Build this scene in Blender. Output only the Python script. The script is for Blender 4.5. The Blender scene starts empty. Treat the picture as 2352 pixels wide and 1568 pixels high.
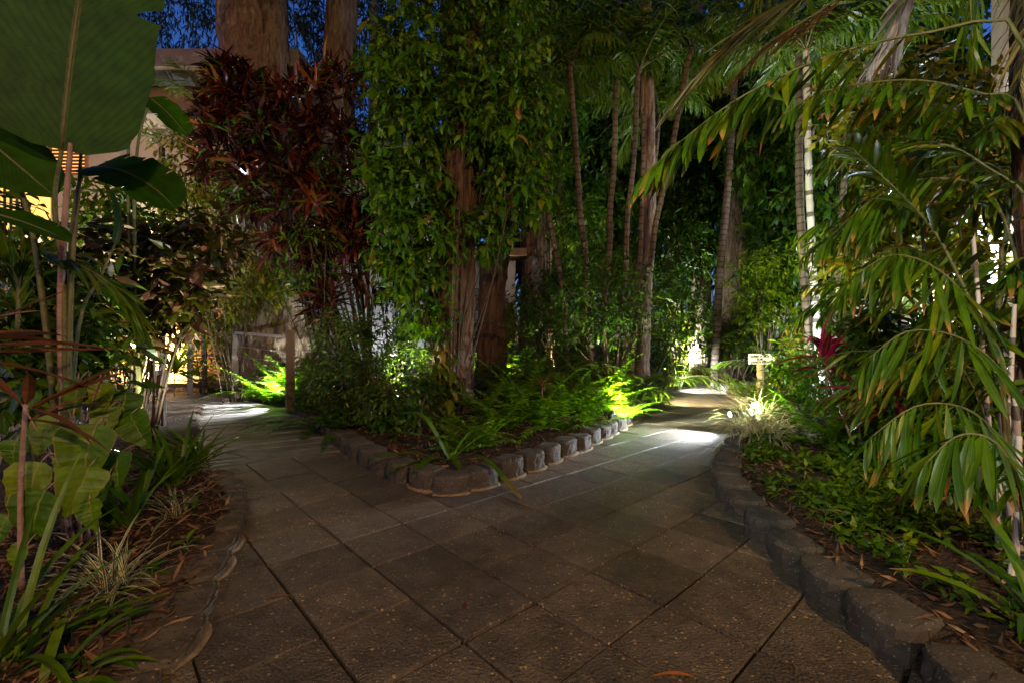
import bpy, math
import numpy as np
R = math.radians
SC = bpy.context.scene
COL = SC.collection
H, F, CX, CY = 1.1, 1045.0, 1176.0, 784.0

# ------------------------------------------------------------------ camera, sky, exposure
cam = bpy.data.objects.new('camera', bpy.data.cameras.new('camera'))
COL.objects.link(cam)
cam.location = (0, 0, H)
cam.rotation_euler = (R(90), 0, 0)
cam.data.lens = 16
cam.data.sensor_width = 36
cam.data.clip_start = 0.02
cam.data.clip_end = 600
SC.camera = cam
SC.view_settings.view_transform = 'Standard'
SC.view_settings.look = 'None'
SC.view_settings.exposure = 1.0
SC.view_settings.gamma = 1.0
W = bpy.data.worlds.new('World')
SC.world = W
W.use_nodes = True
wn = W.node_tree
bg = wn.nodes['Background']
sky = wn.nodes.new('ShaderNodeTexSky')
sky.sky_type = 'NISHITA'
sky.sun_disc = False
sky.sun_elevation = R(3.0)
sky.ozone_density = 5.0
sky.sun_rotation = R(200)
tint = wn.nodes.new('ShaderNodeMix')
tint.data_type = 'RGBA'
tint.blend_type = 'MULTIPLY'
tint.inputs[0].default_value = 1.0
tint.inputs[7].default_value = (2.9, 1.7, 2.1, 1)
wn.links.new(sky.outputs[0], tint.inputs[6])
wn.links.new(tint.outputs[2], bg.inputs[0])
bg.inputs[1].default_value = 0.085
SC.cycles.max_bounces = 6
SC.cycles.diffuse_bounces = 3
SC.cycles.glossy_bounces = 2
SC.cycles.transmission_bounces = 4
SC.cycles.transparent_max_bounces = 6
SC.cycles.sample_clamp_indirect = 3.0
SC.cycles.caustics_reflective = False
SC.cycles.caustics_refractive = False
SC.cycles.use_light_tree = True
SC.cycles.adaptive_threshold = 0.005


def at(px, py, Y):
    return np.array([(px - CX) / F * Y, Y, H - (py - CY) / F * Y])


def rng_(s):
    return np.random.default_rng(s)


def nz(v):
    v = np.asarray(v, float)
    return v / np.maximum(np.linalg.norm(v, axis=-1, keepdims=True), 1e-9)


# ------------------------------------------------------------------ mesh collector
class G:
    def __init__(self):
        self.v, self.f, self.uv, self.n = [], [], [], 0

    def add(self, V, Fc, UV=None):
        V = np.asarray(V, float).reshape(-1, 3)
        Fc = np.asarray(Fc, int)
        self.v.append(V)
        self.f.append(Fc + self.n)
        self.uv.append(np.zeros((len(V), 2)) if UV is None else np.asarray(UV, float).reshape(-1, 2))
        self.n += len(V)

    def mesh(self, name, mats, smooth=False):
        me = bpy.data.meshes.new(name)
        V = np.concatenate(self.v)
        UV = np.concatenate(self.uv)
        loops = np.concatenate([a.ravel() for a in self.f])
        tot = np.concatenate([np.full(len(a), a.shape[1]) for a in self.f])
        start = np.concatenate([[0], np.cumsum(tot)[:-1]])
        me.vertices.add(len(V))
        me.vertices.foreach_set('co', V.ravel())
        me.loops.add(len(loops))
        me.loops.foreach_set('vertex_index', loops.astype(np.int32))
        me.polygons.add(len(tot))
        me.polygons.foreach_set('loop_start', start.astype(np.int32))
        uvl = me.uv_layers.new(name='UVMap')
        uvl.data.foreach_set('uv', UV[loops].astype(np.float32).ravel())
        for m in (mats if isinstance(mats, (list, tuple)) else [mats]):
            me.materials.append(m)
        me.polygons.foreach_set('use_smooth', np.full(len(tot), bool(smooth)))
        me.update(calc_edges=True)
        me.validate()
        return me

    def build(self, name, mat, parent=None, smooth=False):
        o = bpy.data.objects.new(name, self.mesh(name, mat, smooth))
        COL.objects.link(o)
        if parent is not None:
            o.parent = parent
        return o


def tag(o, label, cat, group=None):
    o['label'] = label
    o['category'] = cat
    if group:
        o['group'] = group
    return o


def thing(name, label, cat, loc=(0, 0, 0), rz=0.0, group=None):
    o = bpy.data.objects.new(name, None)
    o.empty_display_size = 0.1
    COL.objects.link(o)
    o.location = [float(c) for c in loc]
    o.rotation_euler = (0, 0, rz)
    return tag(o, label, cat, group)


def dup(root, loc, rz=0.0, label=None, scale=1.0, group=None):
    r = root.copy()
    COL.objects.link(r)
    r.location = [float(c) for c in loc]
    r.rotation_euler = (0, 0, rz)
    r.scale = (scale,) * 3 if not isinstance(scale, (tuple, list)) else scale
    if label:
        r['label'] = label
    if group:
        r['group'] = group
    for ch in root.children:
        c = ch.copy()
        COL.objects.link(c)
        c.parent = r
        for gch in ch.children:
            d = gch.copy()
            COL.objects.link(d)
            d.parent = c
    return r


# ------------------------------------------------------------------ geometry helpers
def box(g, c, s, rz=0.0, bev=0.0):
    x, y, z = [a / 2 for a in s]
    V = np.array([[i * x, j * y, k * z] for k in (-1, 1) for j in (-1, 1) for i in (-1, 1)])
    cr, sr = math.cos(rz), math.sin(rz)
    V = V @ np.array([[cr, sr, 0], [-sr, cr, 0], [0, 0, 1]]) + np.asarray(c)
    g.add(V, [[0, 2, 3, 1], [4, 5, 7, 6], [0, 1, 5, 4], [2, 6, 7, 3], [0, 4, 6, 2], [1, 3, 7, 5]])


def tube(g, P, rad, k=8, jit=None, cap=True):
    P = np.asarray(P, float)
    m = len(P)
    rad = np.broadcast_to(np.asarray(rad, float), (m,))
    T = nz(np.gradient(P, axis=0))
    ref = np.array([1.0, 0, 0]) if abs(T[:, 0]).mean() < 0.8 else np.array([0, 0, 1.0])
    A = nz(np.cross(T, ref))
    B = np.cross(T, A)
    th = np.arange(k) * 2 * math.pi / k
    rr = rad[:, None] * (np.ones((m, k)) if jit is None else jit)
    V = P[:, None] + rr[..., None] * (A[:, None] * np.cos(th)[None, :, None] + B[:, None] * np.sin(th)[None, :, None])
    i, j = np.meshgrid(np.arange(m - 1), np.arange(k), indexing='ij')
    Q = np.stack([i * k + j, i * k + (j + 1) % k, (i + 1) * k + (j + 1) % k, (i + 1) * k + j], -1).reshape(-1, 4)
    ln = np.concatenate([[0], np.cumsum(np.linalg.norm(np.diff(P, axis=0), axis=1))])
    UV = np.stack(np.broadcast_arrays(th[None] / 6.283, ln[:, None]), -1)
    g.add(V, Q, UV)
    if cap and k > 3:
        g.f.append(np.array([np.arange(k)[::-1], (m - 1) * k + np.arange(k)]) + g.n - m * k)


def sticks(g, P0, P1, r0, r1):
    """many straight three-sided twigs at once"""
    P0, P1 = np.asarray(P0), np.asarray(P1)
    n = len(P0)
    T = nz(P1 - P0)
    A = nz(np.cross(T, nz(np.array([0.3, 0.9, 0.2]))))
    B = np.cross(T, A)
    th = np.arange(3) * 2 * math.pi / 3
    o = A[:, None] * np.cos(th)[None, :, None] + B[:, None] * np.sin(th)[None, :, None]
    r0 = np.broadcast_to(r0, (n,))[:, None, None]
    r1 = np.broadcast_to(r1, (n,))[:, None, None]
    V = np.concatenate([P0[:, None] + o * r0, P1[:, None] + o * r1], 1)
    b = (np.arange(n) * 6)[:, None, None]
    Q = b + np.array([[0, 1, 4, 3], [1, 2, 5, 4], [2, 0, 3, 5]])[None]
    g.add(V, Q.reshape(-1, 4))


def spl(P, n):
    """smooth curve through points (Catmull-Rom)"""
    P = np.asarray(P, float)
    if len(P) < 3:
        t = np.linspace(0, 1, n)[:, None]
        return P[0] * (1 - t) + P[-1] * t
    Q = np.concatenate([[2 * P[0] - P[1]], P, [2 * P[-1] - P[-2]]])
    u = np.linspace(0, len(P) - 1 - 1e-6, n)
    i = u.astype(int)
    t = (u - i)[:, None]
    a, b, c, d = Q[i], Q[i + 1], Q[i + 2], Q[i + 3]
    return 0.5 * (2 * b + (c - a) * t + (2 * a - 5 * b + 4 * c - d) * t ** 2 + (3 * b - a - 3 * c + d) * t ** 3)


UP = np.array([0, 0, 1.0])


def upn(D, roll=0.0):
    D = nz(D)
    s = np.cross(D, UP)
    bad = np.linalg.norm(s, axis=-1) < 1e-3
    s[bad] = [1, 0, 0]
    s = nz(s)
    N = np.cross(s, D)
    roll = np.broadcast_to(roll, (len(D),))[:, None]
    return N * np.cos(roll) + s * np.sin(roll)


def lance(s): return np.maximum(np.sin(math.pi * s ** 0.75) ** 0.9, 0.04)
def ovate(s): return np.maximum(np.sin(math.pi * s ** 0.55) ** 0.8, 0.05)
def strap(s): return np.minimum(1, 0.45 + 3 * s) * np.maximum(1 - s ** 5, 0.04)
def fish(s): return np.interp(s, [0, .08, .3, .55, .8, .93, 1], [.12, .4, .85, 1, .8, .42, .06])
def heart(s): return np.interp(s, [0, .04, .15, .3, .5, .7, .85, .95, 1], [.25, .75, 1, .98, .82, .54, .3, .1, .02])
def banana(s): return np.interp(s, [0, .04, .12, .3, .6, .8, .92, 1], [.3, .75, .93, 1, .97, .85, .6, .1])
def lobed(s): return np.interp(s, [0, .15, .25, .32, .45, .52, .62, .7, .78, 1], [.05, .5, .95, .5, 1, .45, .8, .35, .5, .03])


def leaves(g, P, D, N, L, Wd, prof, bend=0.5, S=3, fold=0.25, flat=False, twist=0.0, wavy=0.0, rg=None):
    P, D, N = np.atleast_2d(P), nz(np.atleast_2d(D)), np.atleast_2d(N)
    n = len(P)
    L = np.broadcast_to(np.asarray(L, float), (n,))
    Wd = np.broadcast_to(np.asarray(Wd, float), (n,))
    bend = np.broadcast_to(np.asarray(bend, float), (n,))
    side = nz(np.cross(D, N))
    N = np.cross(side, D)
    s = np.linspace(0, 1, S + 1)
    th = -bend[:, None] * s
    sm = (s[1:] + s[:-1]) / 2
    thm = -bend[:, None] * sm
    step = (np.cos(thm)[..., None] * D[:, None] + np.sin(thm)[..., None] * N[:, None]) * (L[:, None, None] / S)
    C = np.concatenate([np.zeros((n, 1, 3)), np.cumsum(step, 1)], 1) + P[:, None]
    nr = np.cos(th)[..., None] * N[:, None] - np.sin(th)[..., None] * D[:, None]
    sd = np.broadcast_to(side[:, None], nr.shape)
    if twist:
        tw = np.asarray(twist) * s[None, :, None] * (1 if rg is None else rg.normal(0, 1, (n, 1, 1)))
        sd, nr = sd * np.cos(tw) + nr * np.sin(tw), nr * np.cos(tw) - sd * np.sin(tw)
    hw = (Wd[:, None] / 2 * prof(s)[None])[..., None]
    if flat:
        V = np.stack([C - sd * hw, C + sd * hw], 2)
        k = 2
        uu = np.array([0., 1.])
    else:
        wv = 0
        if wavy:
            wv = nr * hw * wavy * np.sin(s * 19 + np.arange(n)[:, None])[..., None]
        V = np.stack([C - sd * hw + nr * hw * fold + wv, C, C + sd * hw + nr * hw * fold - wv], 2)
        k = 3
        uu = np.array([0., .5, 1.])
    UV = np.broadcast_to(np.stack(np.meshgrid(s, uu, indexing='ij')[::-1], -1)[None], (n, S + 1, k, 2))
    i, j = np.meshgrid(np.arange(S), np.arange(k - 1), indexing='ij')
    q = np.stack([i * k + j, i * k + j + 1, (i + 1) * k + j + 1, (i + 1) * k + j], -1).reshape(-1, 4)
    Q = (np.arange(n) * (S + 1) * k)[:, None, None] + q[None]
    g.add(V, Q.reshape(-1, 4), UV)


def rdir(rg, n, el0, el1, az0=0.0, az1=2 * math.pi):
    a = rg.uniform(az0, az1, n)
    e = rg.uniform(el0, el1, n)
    return np.stack([np.cos(e) * np.cos(a), np.cos(e) * np.sin(a), np.sin(e)], -1)


def blobs(rg, n, bl, shell=0.55):
    """points in a list of ellipsoids (centre, radii), crowded towards their outside; returns points and outward directions"""
    vol = np.array([np.prod(r) ** (2 / 3) for c, r in bl])
    idx = rg.choice(len(bl), n, p=vol / vol.sum())
    d = nz(rg.normal(size=(n, 3)))
    rad = rg.uniform(shell ** 3, 1, n) ** (1 / 3)
    c = np.array([b[0] for b in bl])[idx]
    r = np.array([b[1] for b in bl])[idx]
    r = np.broadcast_to(r if r.ndim == 2 else r[:, None], (n, 3))
    return c + d * rad[:, None] * r, d


def spray(g, st, T, TD, rg, k=7, ll=0.3, L=0.14, Wd=0.06, prof=ovate, droop=0.35, open_=1.0, bend=0.6, S=2, flat=True, tr=0.004, fold=.25, var=.25):
    """twigs at T growing along TD, each with k leaves set spirally round it"""
    n = len(T)
    TD = nz(TD)
    ll = np.broadcast_to(ll, (n,)) * rg.uniform(.7, 1.3, n)
    A = nz(np.cross(TD, nz(rg.normal(size=(n, 3)))))
    B = np.cross(TD, A)
    j = (np.arange(k) + .5) / k
    ang = rg.uniform(0, 6.28, n)[:, None] + np.arange(k)[None] * 2.4
    P = T[:, None] + TD[:, None] * (ll[:, None] * j)[..., None]
    rad = A[:, None] * np.cos(ang)[..., None] + B[:, None] * np.sin(ang)[..., None]
    D = TD[:, None] * (0.35 + 0.5 * j)[None, :, None] + rad * open_ + np.array([0, 0, -droop]) + rg.normal(0, .15, (n, k, 3))
    D = nz(D.reshape(-1, 3))
    P = P.reshape(-1, 3)
    sz = rg.uniform(1 - var, 1 + var, n * k)
    leaves(g, P, D, upn(D, rg.normal(0, .5, n * k)), L * sz, Wd * sz, prof, bend=rg.uniform(0, bend * 2, n * k), S=S, flat=flat, fold=fold)
    if st is not None:
        sticks(st, T, T + TD * ll[:, None], tr, tr * .4)


def frond(g, st, P, rg, n=30, L=0.4, Wd=0.03, ang=60, drop=0.25, bend=0.5, prof=lance, S=3, t0=0.12, vee=0.25, rr=0.012, shape=None, flat=True, fold=.3, both=True, jit=.08, twist=0, miss=0.0, lv=.11):
    """one feather-shaped frond along the curve P: midrib tube and leaflets in pairs"""
    C = spl(P, 40)
    tube(st, C[::2], np.linspace(rr, rr * .25, 20), 5)
    T = nz(np.gradient(C, axis=0))
    t = np.linspace(t0, 1.0, n)
    idx = np.minimum((t * 39), 38.999)
    i = idx.astype(int)
    f = (idx - i)[:, None]
    p = C[i] * (1 - f) + C[i + 1 if False else np.minimum(i + 1, 39)] * f
    tt = T[i]
    sd = np.cross(tt, UP)
    sd = np.where(np.linalg.norm(sd, axis=1, keepdims=True) < .15, np.array([[1., 0, 0]]), sd)
    sd = nz(sd)
    up = np.cross(sd, tt)
    sh = (np.interp(t, [t0, t0 + .15, .55, .85, 1], [.55, .9, 1, .7, .4]) if shape is None else shape(t))
    a = R(1) * np.interp(t, [0, 1], [ang * 1.1, ang * .5])
    for sg in ((1, -1) if both else (1,)):
        a2 = (a + rg.normal(0, jit, n))[:, None]
        D = tt * np.cos(a2) + (sg * sd * math.cos(vee) + up * math.sin(vee)) * np.sin(a2)
        D = nz(D + np.array([0, 0, -1.0]) * (drop * rg.uniform(.7, 1.3, n))[:, None] + rg.normal(0, jit * .6, (n, 3)))
        q = rg.uniform(1 - lv, 1 + lv, n)
        ok = rg.random(n) >= miss
        leaves(g, (p + tt * rg.normal(0, .006, (n, 1)))[ok], D[ok], upn(D[ok], rg.normal(0, .25 + jit, ok.sum())), (L * sh * q)[ok], (Wd * np.sqrt(sh) * rg.uniform(1 - lv, 1 + lv, n))[ok], prof, bend=bend * rg.uniform(.3, 1.8, ok.sum()), S=S, flat=flat, fold=fold, twist=twist, rg=rg)


def arch(base, az, el, L, sag, n=7):
    """an arching stem: starts at elevation el and bends over by sag radians"""
    s = (np.arange(n) + .5) / n
    e = el - sag * s
    st = np.stack([np.cos(e) * math.cos(az), np.cos(e) * math.sin(az), np.sin(e)], -1) * L / n
    return np.concatenate([[np.zeros(3)], np.cumsum(st, 0)]) + np.asarray(base, float)


# ------------------------------------------------------------------ materials
def mk(name):
    m = bpy.data.materials.new(name)
    m.use_nodes = True
    nt = m.node_tree
    return m, nt, nt.nodes['Principled BSDF'], nt.nodes['Material Output']


def nd(nt, t, **kw):
    n = nt.nodes.new(t)
    for k, v in kw.items():
        if k.startswith('i_'):
            n.inputs[k[2:].replace('_', ' ')].default_value = v
        elif isinstance(k, str):
            setattr(n, k, v)
    return n


def c4(c): return (c[0], c[1], c[2], 1.0)


def ramp(nt, fac, stops):
    r = nt.nodes.new('ShaderNodeValToRGB')
    while len(r.color_ramp.elements) < len(stops):
        r.color_ramp.elements.new(0.5)
    for e, (p, c) in zip(r.color_ramp.elements, stops):
        e.position = p
        e.color = c4(c)
    nt.links.new(fac, r.inputs[0])
    return r.outputs[0]


def mixc(nt, fac, a, b, mode='MIX'):
    m = nt.nodes.new('ShaderNodeMix')
    m.data_type = 'RGBA'
    m.blend_type = mode
    for sock, v in ((m.inputs[0], fac), (m.inputs[6], a), (m.inputs[7], b)):
        if isinstance(v, (int, float)):
            sock.default_value = v
        elif isinstance(v, tuple):
            sock.default_value = c4(v)
        else:
            nt.links.new(v, sock)
    return m.outputs[2]


def mth(nt, op, a, b=None, c=None):
    m = nt.nodes.new('ShaderNodeMath')
    m.operation = op
    for i, v in enumerate((a, b, c)):
        if v is None:
            continue
        if isinstance(v, (int, float)):
            m.inputs[i].default_value = v
        else:
            nt.links.new(v, m.inputs[i])
    return m.outputs[0]


def leafmat(name, stops, trans=0.3, rough=0.38, rib=None, tip=None, edge=None, vein=0.0, blotch=None, spec=0.3, vs=.28, pleat=0.0):
    """leaf: each leaf takes its own colour from the ramp; optional midrib, tip, pale edges, blotches"""
    m, nt, pb, out = mk(name)
    geo = nt.nodes.new('ShaderNodeNewGeometry')
    sat = []
    for p_, c_ in stops:
        m_ = sum(c_) / 3
        sat.append((p_, tuple(max(.002, (m_ + (a_ - m_) * 1.35) * k_) for a_, k_ in zip(c_, (1.28, 1.08, .9))) if c_[1] > c_[0] else c_))
    col = ramp(nt, geo.outputs['Random Per Island'], sat)
    uv = nt.nodes.new('ShaderNodeUVMap')
    sep = nt.nodes.new('ShaderNodeSeparateXYZ')
    nt.links.new(uv.outputs[0], sep.inputs[0])
    tc = nt.nodes.new('ShaderNodeTexCoord')
    du = mth(nt, 'ABSOLUTE', mth(nt, 'SUBTRACT', sep.outputs[0], 0.5))
    noi = nd(nt, 'ShaderNodeTexNoise', i_Scale=14.0, i_Detail=3.0)
    nt.links.new(tc.outputs['Object'], noi.inputs['Vector'])
    col = mixc(nt, 1.0, col, ramp(nt, noi.outputs[0], [(0.25, (.6, .6, .6)), (0.75, (1.25, 1.25, 1.15))]), 'MULTIPLY')
    if pleat:
        pw = mth(nt, 'SINE', mth(nt, 'MULTIPLY', sep.outputs[0], pleat))
        col = mixc(nt, mth(nt, 'MULTIPLY_ADD', pw, .14, .14), col, (.005, .008, .002))
    if blotch:
        b = nd(nt, 'ShaderNodeTexNoise', i_Scale=blotch[1], i_Detail=1.5)
        nt.links.new(tc.outputs['Object'], b.inputs['Vector'])
        fb = mth(nt, 'MULTIPLY', mth(nt, 'GREATER_THAN', mth(nt, 'ADD', b.outputs[0], mth(nt, 'MULTIPLY', du, -0.35)), blotch[2]), .9)
        col = mixc(nt, fb, col, blotch[0])
    if edge:
        col = mixc(nt, mth(nt, 'GREATER_THAN', du, edge[1]), col, edge[0])
    if rib:
        col = mixc(nt, mth(nt, 'LESS_THAN', du, rib[1]), col, rib[0])
    if vein:
        w = mth(nt, 'SINE', mth(nt, 'ADD', mth(nt, 'MULTIPLY', mth(nt, 'ADD', mth(nt, 'MULTIPLY', du, -.7), sep.outputs[1]), vein), mth(nt, 'MULTIPLY', noi.outputs[0], 2.0)))
        col = mixc(nt, mth(nt, 'MULTIPLY', mth(nt, 'SMOOTH_MAX', w, 0.0, .4), vs), col, (.0, .0, .0))
    if tip:
        ft = mth(nt, 'SMOOTH_MIN', mth(nt, 'MAXIMUM', mth(nt, 'MULTIPLY', mth(nt, 'SUBTRACT', mth(nt, 'ADD', mth(nt, 'ADD', sep.outputs[1], mth(nt, 'MULTIPLY', mth(nt, 'GREATER_THAN', mth(nt, 'FRACT', mth(nt, 'MULTIPLY', geo.outputs['Random Per Island'], 7.3)), .68), .22)), mth(nt, 'MULTIPLY', noi.outputs[0], .3)), tip[1]), 6.0), 0.0), 1.0, 0.1)
        col = mixc(nt, ft, col, tip[0])
    nt.links.new(col, pb.inputs['Base Color'])
    pb.inputs['Roughness'].default_value = rough
    pb.inputs['Specular IOR Level'].default_value = spec
    tr = nt.nodes.new('ShaderNodeBsdfTranslucent')
    nt.links.new(mixc(nt, 1.0, col, (1.25, 1.2, .55), 'MULTIPLY'), tr.inputs[0])
    mx = nt.nodes.new('ShaderNodeMixShader')
    mx.inputs[0].default_value = trans
    nt.links.new(pb.outputs[0], mx.inputs[1])
    nt.links.new(tr.outputs[0], mx.inputs[2])
    nt.links.new(mx.outputs[0], out.inputs[0])
    return m


def rough_mat(name, stops, scale=6.0, detail=6.0, rough=0.85, bump=0.4, bscale=None, stretch=(1, 1, 1), dist=.02, speck=None, spec=.3, island=0.0, stain=0.0, ring=None):
    m, nt, pb, out = mk(name)
    tc = nt.nodes.new('ShaderNodeTexCoord')
    mp = nt.nodes.new('ShaderNodeMapping')
    mp.inputs['Scale'].default_value = stretch
    nt.links.new(tc.outputs['Object'], mp.inputs[0])
    n1 = nd(nt, 'ShaderNodeTexNoise', i_Scale=scale, i_Detail=detail, i_Roughness=.6)
    nt.links.new(mp.outputs[0], n1.inputs['Vector'])
    col = ramp(nt, n1.outputs[0], stops)
    n2 = nd(nt, 'ShaderNodeTexNoise', i_Scale=bscale or scale * 4, i_Detail=5.0)
    nt.links.new(mp.outputs[0], n2.inputs['Vector'])
    hgt = n2.outputs[0]
    if speck:
        for (sc_, th, c_, hh) in speck:
            vo = nd(nt, 'ShaderNodeTexVoronoi', i_Scale=sc_)
            nt.links.new(tc.outputs['Object'], vo.inputs['Vector'])
            sx = nt.nodes.new('ShaderNodeSeparateColor')
            nt.links.new(vo.outputs['Color'], sx.inputs[0])
            msk = mth(nt, 'MULTIPLY', mth(nt, 'GREATER_THAN', sx.outputs[0], th), mth(nt, 'LESS_THAN', vo.outputs['Distance'], mth(nt, 'MULTIPLY_ADD', sx.outputs[1], .3, .12)))
            col = mixc(nt, mth(nt, 'MULTIPLY', msk, .85), col, c_)
            hgt = mth(nt, 'ADD', hgt, mth(nt, 'MULTIPLY', msk, hh))
    if stain:
        n3 = nd(nt, 'ShaderNodeTexNoise', i_Scale=1.3, i_Detail=4.0, i_Roughness=.65)
        nt.links.new(tc.outputs['Object'], n3.inputs['Vector'])
        col = mixc(nt, 1.0, col, ramp(nt, n3.outputs[0], [(.32, (1 - stain, 1 - stain, 1 - stain * .95)), (.5, (.95, .95, .93)), (.68, (1 + stain * .6, 1 + stain * .55, 1 + stain * .45))]), 'MULTIPLY')
        rr_ = mth(nt, 'MULTIPLY_ADD', n3.outputs[0], .5, rough - .25)
        nt.links.new(rr_, pb.inputs['Roughness'])
    if ring:
        uvn = nt.nodes.new('ShaderNodeUVMap')
        sy = nt.nodes.new('ShaderNodeSeparateXYZ')
        nt.links.new(uvn.outputs[0], sy.inputs[0])
        fr_ = mth(nt, 'FRACT', mth(nt, 'ADD', mth(nt, 'DIVIDE', sy.outputs[1], ring), mth(nt, 'MULTIPLY', n1.outputs[0], .22)))
        col = mixc(nt, mth(nt, 'MULTIPLY', mth(nt, 'LESS_THAN', fr_, .2), .8), col, (.02, .013, .009))
    if island:
        geo = nt.nodes.new('ShaderNodeNewGeometry')
        col = mixc(nt, 1.0, col, ramp(nt, geo.outputs['Random Per Island'], [(0, (1 - island,) * 3), (1, (1 + island, 1 + island * .9, 1 + island * .8))]), 'MULTIPLY')
    nt.links.new(col, pb.inputs['Base Color'])
    if not stain:
        pb.inputs['Roughness'].default_value = rough
    pb.inputs['Specular IOR Level'].default_value = spec
    bp = nd(nt, 'ShaderNodeBump', i_Strength=bump, i_Distance=dist)
    nt.links.new(hgt, bp.inputs['Height'])
    nt.links.new(bp.outputs[0], pb.inputs['Normal'])
    return m


def emat(name, col, strength):
    m, nt, pb, out = mk(name)
    pb.inputs['Base Color'].default_value = c4(col)
    pb.inputs['Emission Color'].default_value = c4(col)
    pb.inputs['Emission Strength'].default_value = strength
    return m


M = {}
M['soil'] = rough_mat('soil', [(.3, (.018, .011, .006)), (.7, (.06, .035, .018))], 9, bump=.9, dist=.04)
M['paver'] = rough_mat('paver', [(.25, (.06, .046, .031)), (.5, (.105, .083, .057)), (.75, (.155, .122, .085))], 9, detail=8, bump=1.0, bscale=90, dist=.014, rough=.55,
                       speck=[(75, .66, (.022, .02, .02), -.5), (62, .84, (.5, .36, .17), .6), (100, .72, (.3, .22, .13), .5), (150, .6, (.2, .16, .11), .3)], spec=.5, island=.3, stain=.42)
M['moss'] = rough_mat('mossy_joint', [(.35, (.004, .0035, .003)), (.62, (.01, .012, .004))], 3, bump=.5)
M['block'] = rough_mat('split_block', [(.3, (.04, .034, .026)), (.7, (.088, .074, .055))], 5, bump=.7, bscale=90, dist=.006, rough=.85,
                       speck=[(110, .8, (.25, .2, .13), .3), (130, .75, (.035, .03, .03), -.3)])
M['lowblock'] = rough_mat('low_edging_stone', [(.25, (.06, .046, .03)), (.5, (.1, .08, .054)), (.75, (.15, .118, .08))], 9, detail=8, bump=.7, bscale=90, dist=.008, rough=.65,
                          speck=[(75, .7, (.022, .02, .02), -.5), (62, .86, (.4, .29, .14), .5)], stain=.3)
M['mortar'] = rough_mat('mortar', [(.3, (.14, .1, .05)), (.7, (.24, .17, .09))], 30)
M['deck'] = rough_mat('deck_timber', [(.3, (.08, .078, .07)), (.7, (.19, .18, .165))], 5, stretch=(1, 1, 1), bump=.4, bscale=40, dist=.004, rough=.55, spec=.4, island=.25)
M['timber'] = rough_mat('dark_timber', [(.3, (.07, .04, .022)), (.7, (.14, .08, .045))], 8, stretch=(1, 1, .15), rough=.6)
M['greytimber'] = rough_mat('grey_timber', [(.3, (.3, .27, .24)), (.7, (.46, .42, .38))], 8, stretch=(1, 1, .15), rough=.6)
M['wire'] = rough_mat('steel_wire', [(.3, (.3, .28, .25)), (.7, (.4, .37, .33))], 5, rough=.4)
M['bark'] = rough_mat('paperbark', [(.3, (.025, .014, .01)), (.38, (.1, .065, .046)), (.48, (.24, .18, .135)), (.55, (.13, .09, .065)), (.66, (.36, .29, .23)), (.8, (.44, .37, .3))], 3.0, detail=9, stretch=(1.7, 1.7, .42), bump=1.0, bscale=7, dist=.12, rough=.9)
M['vinebark'] = rough_mat('shaggy_bark', [(.3, (.035, .02, .012)), (.55, (.13, .075, .045)), (.75, (.22, .14, .09))], 9, stretch=(1.6, 1.6, .2), bump=1.0, bscale=22, dist=.05, rough=.9)
M['ringbark'] = rough_mat('ringed_palm_bark', [(.3, (.06, .042, .028)), (.7, (.15, .11, .075))], 8, stretch=(1, 1, .6), bump=.4, ring=.13)
M['palebark'] = rough_mat('pale_palm_bark', [(.3, (.34, .3, .26)), (.7, (.52, .48, .44))], 8, stretch=(1, 1, .5), bump=.3, ring=.34)
M['twig'] = rough_mat('twig', [(.3, (.04, .028, .016)), (.7, (.1, .07, .04))], 20)
M['greenstem'] = rough_mat('green_stem', [(.3, (.05, .06, .015)), (.7, (.12, .12, .04))], 12, rough=.5)
M['pinkstem'] = rough_mat('pink_stem', [(.3, (.16, .09, .06)), (.7, (.32, .2, .15))], 12, rough=.5)
M['wall'] = rough_mat('cream_render', [(.3, (.25, .2, .15)), (.7, (.31, .255, .195))], 2, bump=.15, bscale=60)
M['whitewall'] = rough_mat('white_render', [(.3, (.42, .42, .42)), (.7, (.5, .5, .49))], 2, bump=.15, bscale=60)
M['fascia'] = rough_mat('painted_fascia', [(.3, (.2, .2, .2)), (.7, (.26, .26, .26))], 2, bump=.05)
M['rooftile'] = rough_mat('terracotta', [(.3, (.3, .15, .1)), (.7, (.42, .23, .16))], 6)
M['louvre'] = rough_mat('louvre_timber', [(.3, (.09, .045, .022)), (.7, (.17, .085, .04))], 6, stretch=(1, 1, .3), rough=.55)
M['creampaint'] = rough_mat('cream_paint', [(.3, (.6, .5, .36)), (.7, (.68, .58, .43))], 3, rough=.5)
M['metal'] = rough_mat('black_metal', [(.3, (.02, .02, .02)), (.7, (.04, .04, .04))], 10, rough=.4)
M['sign'] = rough_mat('cream_board', [(.3, (.62, .56, .42)), (.7, (.7, .64, .5))], 4, rough=.5)
M['ink'] = rough_mat('dark_ink', [(.3, (.05, .04, .03)), (.7, (.07, .06, .05))], 4)
M['pole'] = rough_mat('olive_pole', [(.3, (.22, .16, .07)), (.7, (.32, .24, .11))], 6, stretch=(1, 1, .2))

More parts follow.
